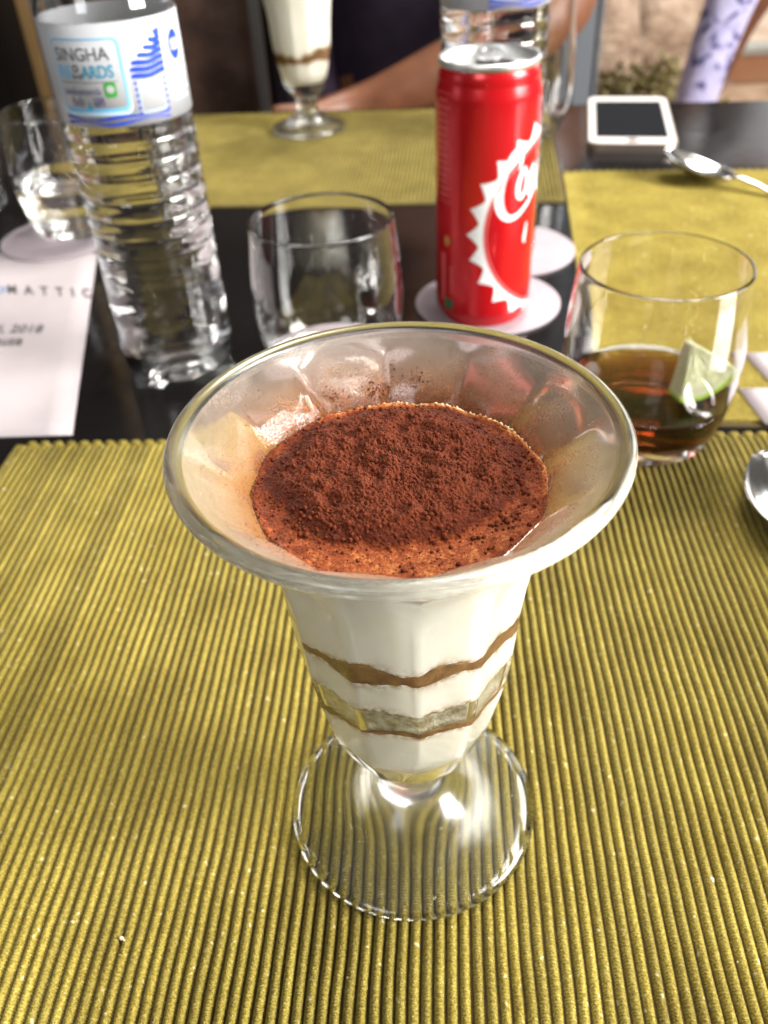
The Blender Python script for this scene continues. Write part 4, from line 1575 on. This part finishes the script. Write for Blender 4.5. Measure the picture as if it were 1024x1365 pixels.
def head_features(parent, c, fwd, hairmat='hair'):
    """eyes, hair cap; the head itself belongs to the body mesh"""
    c, fwd = Vector(c), Vector(fwd).normalized()
    sd_ = fwd.cross(Vector((0, 0, 1))).normalized()
    v, f = lathe(mm(catmull([(0, 118), (45, 108), (78, 75), (92, 30), (90, -20), (70, -62)][::-1], 3)), 24)
    V = []
    for x, y, z in v:
        p = Vector((x, y, z))
        V.append(c + sd_ * p.x * 0.93 - fwd * (p.y * 1.0) + Vector((0, 0, p.z)) - fwd * 0.016)
    F2 = [q for q in f if not (sum((V[i] - c).dot(fwd) for i in q) / len(q) > 0.045 and sum(V[i].z for i in q) / len(q) < c.z + 0.055)]
    mesh('hair', V, F2, hairmat, parent)
    for s in (-1, 1):
        bm = bmesh.new()
        bmesh.ops.create_uvsphere(bm, u_segments=12, v_segments=8, radius=0.012)
        bm_obj('eye', bm, 'cap_white', parent, loc=c + fwd * 0.088 + sd_ * 0.032 * s + Vector((0, 0, 0.005)))


def seated_person():
    t = thing('person', 'person in dark purple top with bare forearm behind the far table edge', 'person', (0, 0, 0))
    nd = [(0.0, 1.47, -0.26, 0.15, 0.11), (0.0, 1.45, -0.05, 0.15, 0.10), (0.005, 1.44, 0.13, 0.155, 0.10), (0.0, 1.45, 0.25, 0.10, 0.08), (-0.02, 1.44, 0.32, 0.055, 0.055),
          (-0.04, 1.42, 0.40, 0.075, 0.085), (-0.04, 1.41, 0.48, 0.078, 0.092), (-0.04, 1.42, 0.55, 0.060, 0.070),
          (0.135, 1.45, 0.22, 0.062, 0.062), (0.185, 1.32, 0.13, 0.050, 0.050), (0.155, 1.165, 0.052, 0.043, 0.043), (0.06, 1.13, 0.018, 0.040, 0.040), (-0.05, 1.115, -0.022, 0.031, 0.031), (-0.098, 1.11, -0.034, 0.025, 0.022), (-0.135, 1.105, -0.036, 0.034, 0.017),
          (-0.165, 1.46, 0.22, 0.062, 0.062), (-0.180, 1.47, 0.06, 0.050, 0.050), (-0.185, 1.42, -0.10, 0.042, 0.042), (-0.165, 1.30, -0.15, 0.034, 0.034), (-0.13, 1.19, -0.17, 0.026, 0.022), (-0.115, 1.155, -0.175, 0.034, 0.017),
          (0.06, 1.45, -0.30, 0.095, 0.085), (0.10, 1.20, -0.28, 0.075, 0.075), (0.11, 1.05, -0.28, 0.062, 0.062), (0.11, 1.08, -0.50, 0.052, 0.052), (0.11, 1.12, -0.68, 0.038, 0.038), (0.11, 1.03, -0.715, 0.035, 0.028),
          (-0.16, 1.45, -0.30, 0.095, 0.085), (-0.20, 1.20, -0.28, 0.075, 0.075), (-0.21, 1.05, -0.28, 0.062, 0.062), (-0.21, 1.08, -0.50, 0.052, 0.052), (-0.21, 1.12, -0.68, 0.038, 0.038), (-0.21, 1.03, -0.715, 0.035, 0.028),
          (-0.04, 1.325, 0.475, 0.014, 0.018)]
    ed = [(0, 1), (1, 2), (2, 3), (3, 4), (4, 5), (5, 6), (6, 7), (3, 8), (8, 9), (9, 10), (10, 11), (11, 12), (12, 13), (13, 14), (3, 15), (15, 16), (16, 17), (17, 18), (18, 19), (19, 20),
          (0, 21), (21, 22), (22, 23), (23, 24), (24, 25), (25, 26), (0, 27), (27, 28), (28, 29), (29, 30), (30, 31), (31, 32), (6, 33)]
    fingers(nd, ed, 14, (-1, -0.12, 0.0), (0, -1, 0.35), 0)
    fingers(nd, ed, 20, (0.6, -0.75, 0), (-0.7, -0.6, 0.2), 0)
    skin_mesh('body', nd, ed, 'skin_brown', t)
    g = 0.014
    sh = [(*n_[:3], n_[3] + g, n_[4] + g) for n_ in nd[:4]]
    sh += [(*nd[8][:3], 0.074, 0.074), (*nd[9][:3], 0.066, 0.066), (*nd[15][:3], 0.074, 0.074), (*nd[16][:3], 0.066, 0.066), (*nd[17][:3], 0.056, 0.056), (*nd[18][:3], 0.048, 0.048)]
    skin_mesh('shirt', sh, [(0, 1), (1, 2), (2, 3), (3, 4), (4, 5), (3, 6), (6, 7), (7, 8), (8, 9)], 'top_purple', t)
    tr_ = [(*nd[0][:3], 0.160, 0.120)] + [(*nd[i][:3], nd[i][3] + 0.012, nd[i][4] + 0.012) for i in (21, 22, 23, 24, 25, 27, 28, 29, 30, 31)]
    skin_mesh('trousers', tr_, [(0, 1), (1, 2), (2, 3), (3, 4), (4, 5), (0, 6), (6, 7), (7, 8), (8, 9), (9, 10)], 'jeans_dark', t)
    head_features(t, (-0.04, 1.415, 0.475), (0, -1, 0))
    return t


seated_person()

M = mat('lavender_print_cotton', rough=0.9)
tc = N(M, 'ShaderNodeTexCoord')
n1 = N(M, 'ShaderNodeTexNoise', Scale=16, Detail=3)
n1.inputs['Distortion'].default_value = 1.6
L(M, tc.outputs['Object'], n1.inputs['Vector'])
r = ramp(M, [(0.38, (0.08, 0.075, 0.20)), (0.47, (0.46, 0.43, 0.68)), (0.72, (0.66, 0.62, 0.84))])
L(M, n1.outputs['Fac'], r.inputs['Fac'])
L(M, r.outputs['Color'], bsdf(M).inputs['Base Color'])
MT['lavender'] = M
MT['shirt_reflector'] = noisy('reflector_cotton', [(0.3, (0.55, 0.55, 0.58)), (0.7, (0.66, 0.66, 0.68))], 20, 0.9)  # unseen shirt, made pale so that the table reflects something whitish


def standing_person():
    t = thing('person', 'passer by in lavender patterned trousers outside at the right', 'person', (0, 0, 0))
    f0 = -0.76
    nd = [(0.895, 2.62, 0.14, 0.14, 0.10), (0.90, 2.62, 0.32, 0.12, 0.09), (0.905, 2.61, 0.50, 0.145, 0.095), (0.905, 2.62, 0.61, 0.085, 0.075), (0.905, 2.61, 0.68, 0.05, 0.05),
          (0.905, 2.60, 0.76, 0.072, 0.085), (0.905, 2.59, 0.84, 0.075, 0.09), (0.905, 2.60, 0.905, 0.056, 0.066),
          (1.06, 2.62, 0.57, 0.055, 0.055), (1.12, 2.60, 0.31, 0.042, 0.042), (1.11, 2.54, 0.09, 0.030, 0.030), (1.11, 2.52, 0.03, 0.033, 0.018),
          (0.75, 2.62, 0.57, 0.055, 0.055), (0.70, 2.66, 0.31, 0.042, 0.042), (0.71, 2.62, 0.09, 0.030, 0.030), (0.715, 2.60, 0.03, 0.033, 0.018),
          (0.835, 2.61, 0.06, 0.085, 0.085), (0.752, 2.58, -0.24, 0.058, 0.058), (0.700, 2.62, -0.66, 0.042, 0.042), (0.675, 2.53, -0.722, 0.038, 0.026),
          (0.965, 2.63, 0.06, 0.085, 0.085), (0.838, 2.70, -0.22, 0.055, 0.055), (0.765, 2.86, -0.64, 0.042, 0.042), (0.74, 2.79, -0.722, 0.038, 0.026),
          (0.905, 2.505, 0.835, 0.014, 0.018)]
    ed = [(0, 1), (1, 2), (2, 3), (3, 4), (4, 5), (5, 6), (6, 7), (3, 8), (8, 9), (9, 10), (10, 11), (3, 12), (12, 13), (13, 14), (14, 15), (0, 16), (16, 17), (17, 18), (18, 19), (0, 20), (20, 21), (21, 22), (22, 23), (6, 24)]
    fingers(nd, ed, 11, (0, -0.2, -1), (-0.3, -1, 0), 0)
    fingers(nd, ed, 15, (0, -0.2, -1), (0.3, -1, 0), 0)
    skin_mesh('body', nd, ed, 'skin_brown', t)
    g = 0.014
    sh = [(*n_[:3], n_[3] + g, n_[4] + g) for n_ in nd[:4]] + [(*nd[8][:3], 0.068, 0.068), (1.09, 2.61, 0.44, 0.060, 0.060), (*nd[12][:3], 0.068, 0.068), (0.725, 2.64, 0.44, 0.060, 0.060)]
    skin_mesh('shirt', sh, [(0, 1), (1, 2), (2, 3), (3, 4), (4, 5), (3, 6), (6, 7)], 'shirt_reflector', t)
    tr_ = [(0.895, 2.62, 0.12, 0.150, 0.112), (*nd[16][:3], 0.098, 0.098), (0.770, 2.585, -0.17, 0.066, 0.066), (0.742, 2.58, -0.28, 0.062, 0.062), (0.722, 2.60, -0.44, 0.060, 0.060), (0.703, 2.62, -0.64, 0.056, 0.056),
           (*nd[20][:3], 0.098, 0.098), (0.838, 2.70, -0.20, 0.056, 0.056), (0.800, 2.77, -0.40, 0.046, 0.046), (0.768, 2.85, -0.62, 0.050, 0.050)]
    skin_mesh('trousers', tr_, [(0, 1), (1, 2), (2, 3), (3, 4), (4, 5), (0, 6), (6, 7), (7, 8), (8, 9)], 'lavender', t)
    head_features(t, (0.905, 2.595, 0.835), (0, -1, 0))
    return t


standing_person()

# ------------------------------------------------------------------ chairs and patio things in the blur
MT['leather'] = noisy('brown_leather', [(0.3, (0.035, 0.018, 0.012)), (0.5, (0.07, 0.036, 0.024)), (0.72, (0.13, 0.075, 0.055))], 14, 0.45, bump=0.4, bscale=90, bdist=0.004)
MT['steel_dark'] = mat('satin_steel', (0.30, 0.30, 0.30), 0.35, metal=0.9)


def chair(label, loc):
    t = thing('chair', label, 'chair', loc, 0, 'leather dining chairs')
    box('seat', (-0.165, -0.22, 0.40), (0.165, 0.20, 0.465), 'leather', t, 0.018, 3, True)
    box('backrest', (-0.145, 0.20, 0.47), (0.145, 0.25, 0.98), 'leather', t, 0.02, 3, True)
    for x in (-0.158, 0.158):
        box('upright', (x - 0.007, 0.165, 0.0), (x + 0.007, 0.19, 0.94), 'steel_dark', t, 0.002)
        box('leg', (x - 0.007, -0.215, 0.0), (x + 0.007, -0.190, 0.399), 'steel_dark', t, 0.002)
    return t


chair('brown leather chair with steel upright left of the far diner', (-0.428, 1.325, -0.749))
c2 = copy_tree(bpy.data.objects['chair'])
c2.location = (-0.045, 1.60, -0.749)
c2['label'] = 'brown leather chair that the diner in purple sits on'

MT['rock'] = noisy('brown_rock', [(0.3, (0.14, 0.085, 0.055)), (0.55, (0.33, 0.23, 0.16)), (0.75, (0.48, 0.37, 0.28))], 7, 0.9, bump=0.8, bscale=20, bdist=0.03)


def rock(label, loc, sx, sy, sz, seed):
    bm = bmesh.new()
    bmesh.ops.create_icosphere(bm, subdivisions=4, radius=1)
    for v in bm.verts:
        p = v.co.copy()
        k = 1 + 0.28 * noise.noise(p * 1.3 + Vector((seed, 0, 0))) + 0.12 * noise.noise(p * 3.5 + Vector((0, seed, 0)))
        v.co = Vector((p.x * k * sx, p.y * k * sy, max(-0.12 * sz, p.z * k * sz)))
    o = bm_obj('boulder', bm, 'rock', loc=loc)
    return tag(o, label, 'rock', 'boulders on the patio')


rock('tall brown boulder just right of the grey window post', (0.60, 3.75, -0.70), 0.22, 0.26, 0.62, 3)
rock('low brown boulder behind the lavender trousers', (1.05, 4.4, -0.72), 0.30, 0.3, 0.36, 9)

MT['mustard'] = noisy('mustard_wood', [(0.3, (0.34, 0.18, 0.05)), (0.7, (0.52, 0.30, 0.10))], 20, 0.45)
st = thing('folding_stool', 'mustard coloured wooden folding stool outside beyond the phone', 'stool', (1.22, 5.2, -0.76))
for y in (-0.17, 0.17):
    for sg in (-1, 1):
        v, f = tube([(-0.19 * sg, y + 0.02 * sg, 0.0), (0.0, y + 0.02 * sg, 0.24), (0.19 * sg, y + 0.02 * sg, 0.48)], [0.030, 0.032, 0.030], 8)
        mesh('leg', v, f, 'mustard', st)
for k_ in range(6):
    x = -0.22 + 0.075 * k_
    box('slat', (x, -0.21, 0.482), (x + 0.06, 0.21, 0.505), 'mustard', st, 0.004)

# olive shrub: leaf-sized faces spread through its volume
MT['leaf'] = noisy('olive_leaf', [(0.3, (0.085, 0.065, 0.014)), (0.7, (0.17, 0.13, 0.032))], 9, 0.6)
MT['twig'] = mat('twig', (0.06, 0.04, 0.02), 0.8)
sh_ = thing('shrub', 'low olive green shrub outside between boulder and trousers', 'shrub', (0.72, 3.15, -0.76))
V, Fc = [], []
for _ in range(2600):
    p = Vector((random.gauss(0, 1), random.gauss(0, 1), random.gauss(0, 1))).normalized() * random.uniform(0.35, 1) ** 0.5
    c_ = Vector((p.x * 0.26, p.y * 0.2, 0.17 + p.z * 0.17 * (0.8 + 0.5 * noise.noise(Vector((p.x * 2, p.y * 2, 0))))))
    d = Vector((random.uniform(-1, 1), random.uniform(-1, 1), random.uniform(-0.4, 1))).normalized()
    s_ = d.cross(Vector((random.uniform(-1, 1), random.uniform(-1, 1), random.uniform(-1, 1)))).normalized()
    l_ = random.uniform(0.02, 0.04)
    b = len(V)
    V += [c_, c_ + d * l_ * 0.5 + s_ * l_ * 0.28, c_ + d * l_, c_ + d * l_ * 0.5 - s_ * l_ * 0.28]
    Fc.append((b, b + 1, b + 2, b + 3))
mesh('foliage', V, Fc, 'leaf', sh_, smooth=False)
v, f = tube([(0, 0, 0), (0.01, 0, 0.1), (0, 0.01, 0.25)], [0.012, 0.010, 0.005], 8)
mesh('stem', v, f, 'twig', sh_)

MT['paving'] = noisy('beige_paving', [(0.3, (0.42, 0.31, 0.23)), (0.7, (0.60, 0.48, 0.38))], 4, 0.85)
MT['terracotta'] = noisy('terracotta_step', [(0.3, (0.36, 0.17, 0.09)), (0.7, (0.46, 0.25, 0.14))], 5, 0.85)
MT['grey_stone'] = noisy('grey_nosing', [(0.3, (0.26, 0.25, 0.22)), (0.7, (0.36, 0.35, 0.31))], 12, 0.85)
stp = thing('patio_step', 'terracotta patio step with grey nosing and beige paving at the right', 'step', (3.2, 5.2, -0.76))
box('riser', (-2.0, -1.0, 0.0), (2.5, 1.5, 0.115), 'terracotta', stp, 0.004)
box('nosing', (-2.02, -1.03, 0.1155), (2.5, -0.90, 0.150), 'grey_stone', stp, 0.006)
box('paving', (-2.0, -0.895, 0.1155), (2.5, 1.5, 0.147), 'paving', stp, 0.004)

# ------------------------------------------------------------------ crumbs and lint on the near placemat, drops on the glass foot
MT['lint'] = mat('pale_crumb', (0.52, 0.46, 0.30), 0.8)
it = []
for _ in range(90):
    x, y = random.uniform(-0.17, 0.17), random.uniform(0.07, 0.3)
    s = random.uniform(0.00012, 0.00030)
    it.append(((x, y, TABLE_Z + 0.0026 + s * 0.3), s))
for x, y, s in ((0.0795, 0.1315, 0.0008), (0.0797, 0.1308, 0.0006), (-0.0905, 0.1110, 0.0008), (-0.0895, 0.1104, 0.0006), (0.0420, 0.0985, 0.0005)):
    it.append(((x, y, TABLE_Z + 0.0028), s))
o = blobs('crumbs', it, 'lint', None, 1, 0.4)
tag(o, 'pale crumbs and lint scattered over the near placemat', 'crumbs')


# drops of water on the foot of the near sundae glass
def foot_z(r):
    P_ = OUT[6:15]
    for (r1, z1), (r0, z0) in zip(P_, P_[1:]):
        if r0 <= r * 1000 <= r1:
            return (z0 + (z1 - z0) * (r * 1000 - r0) / (r1 - r0)) / 1000
    return 0.004


it = []
for _ in range(34):
    a, r = random.uniform(-1.5, 0.9), random.uniform(0.017, 0.034)
    q = random.uniform(0.0002, 0.00055)
    it.append(((r * cos(a), r * sin(a), foot_z(r) + q * 0.2), q))
blobs('water_drops', it, 'water', bpy.data.objects['sundae_glass'], 2, 0.15)
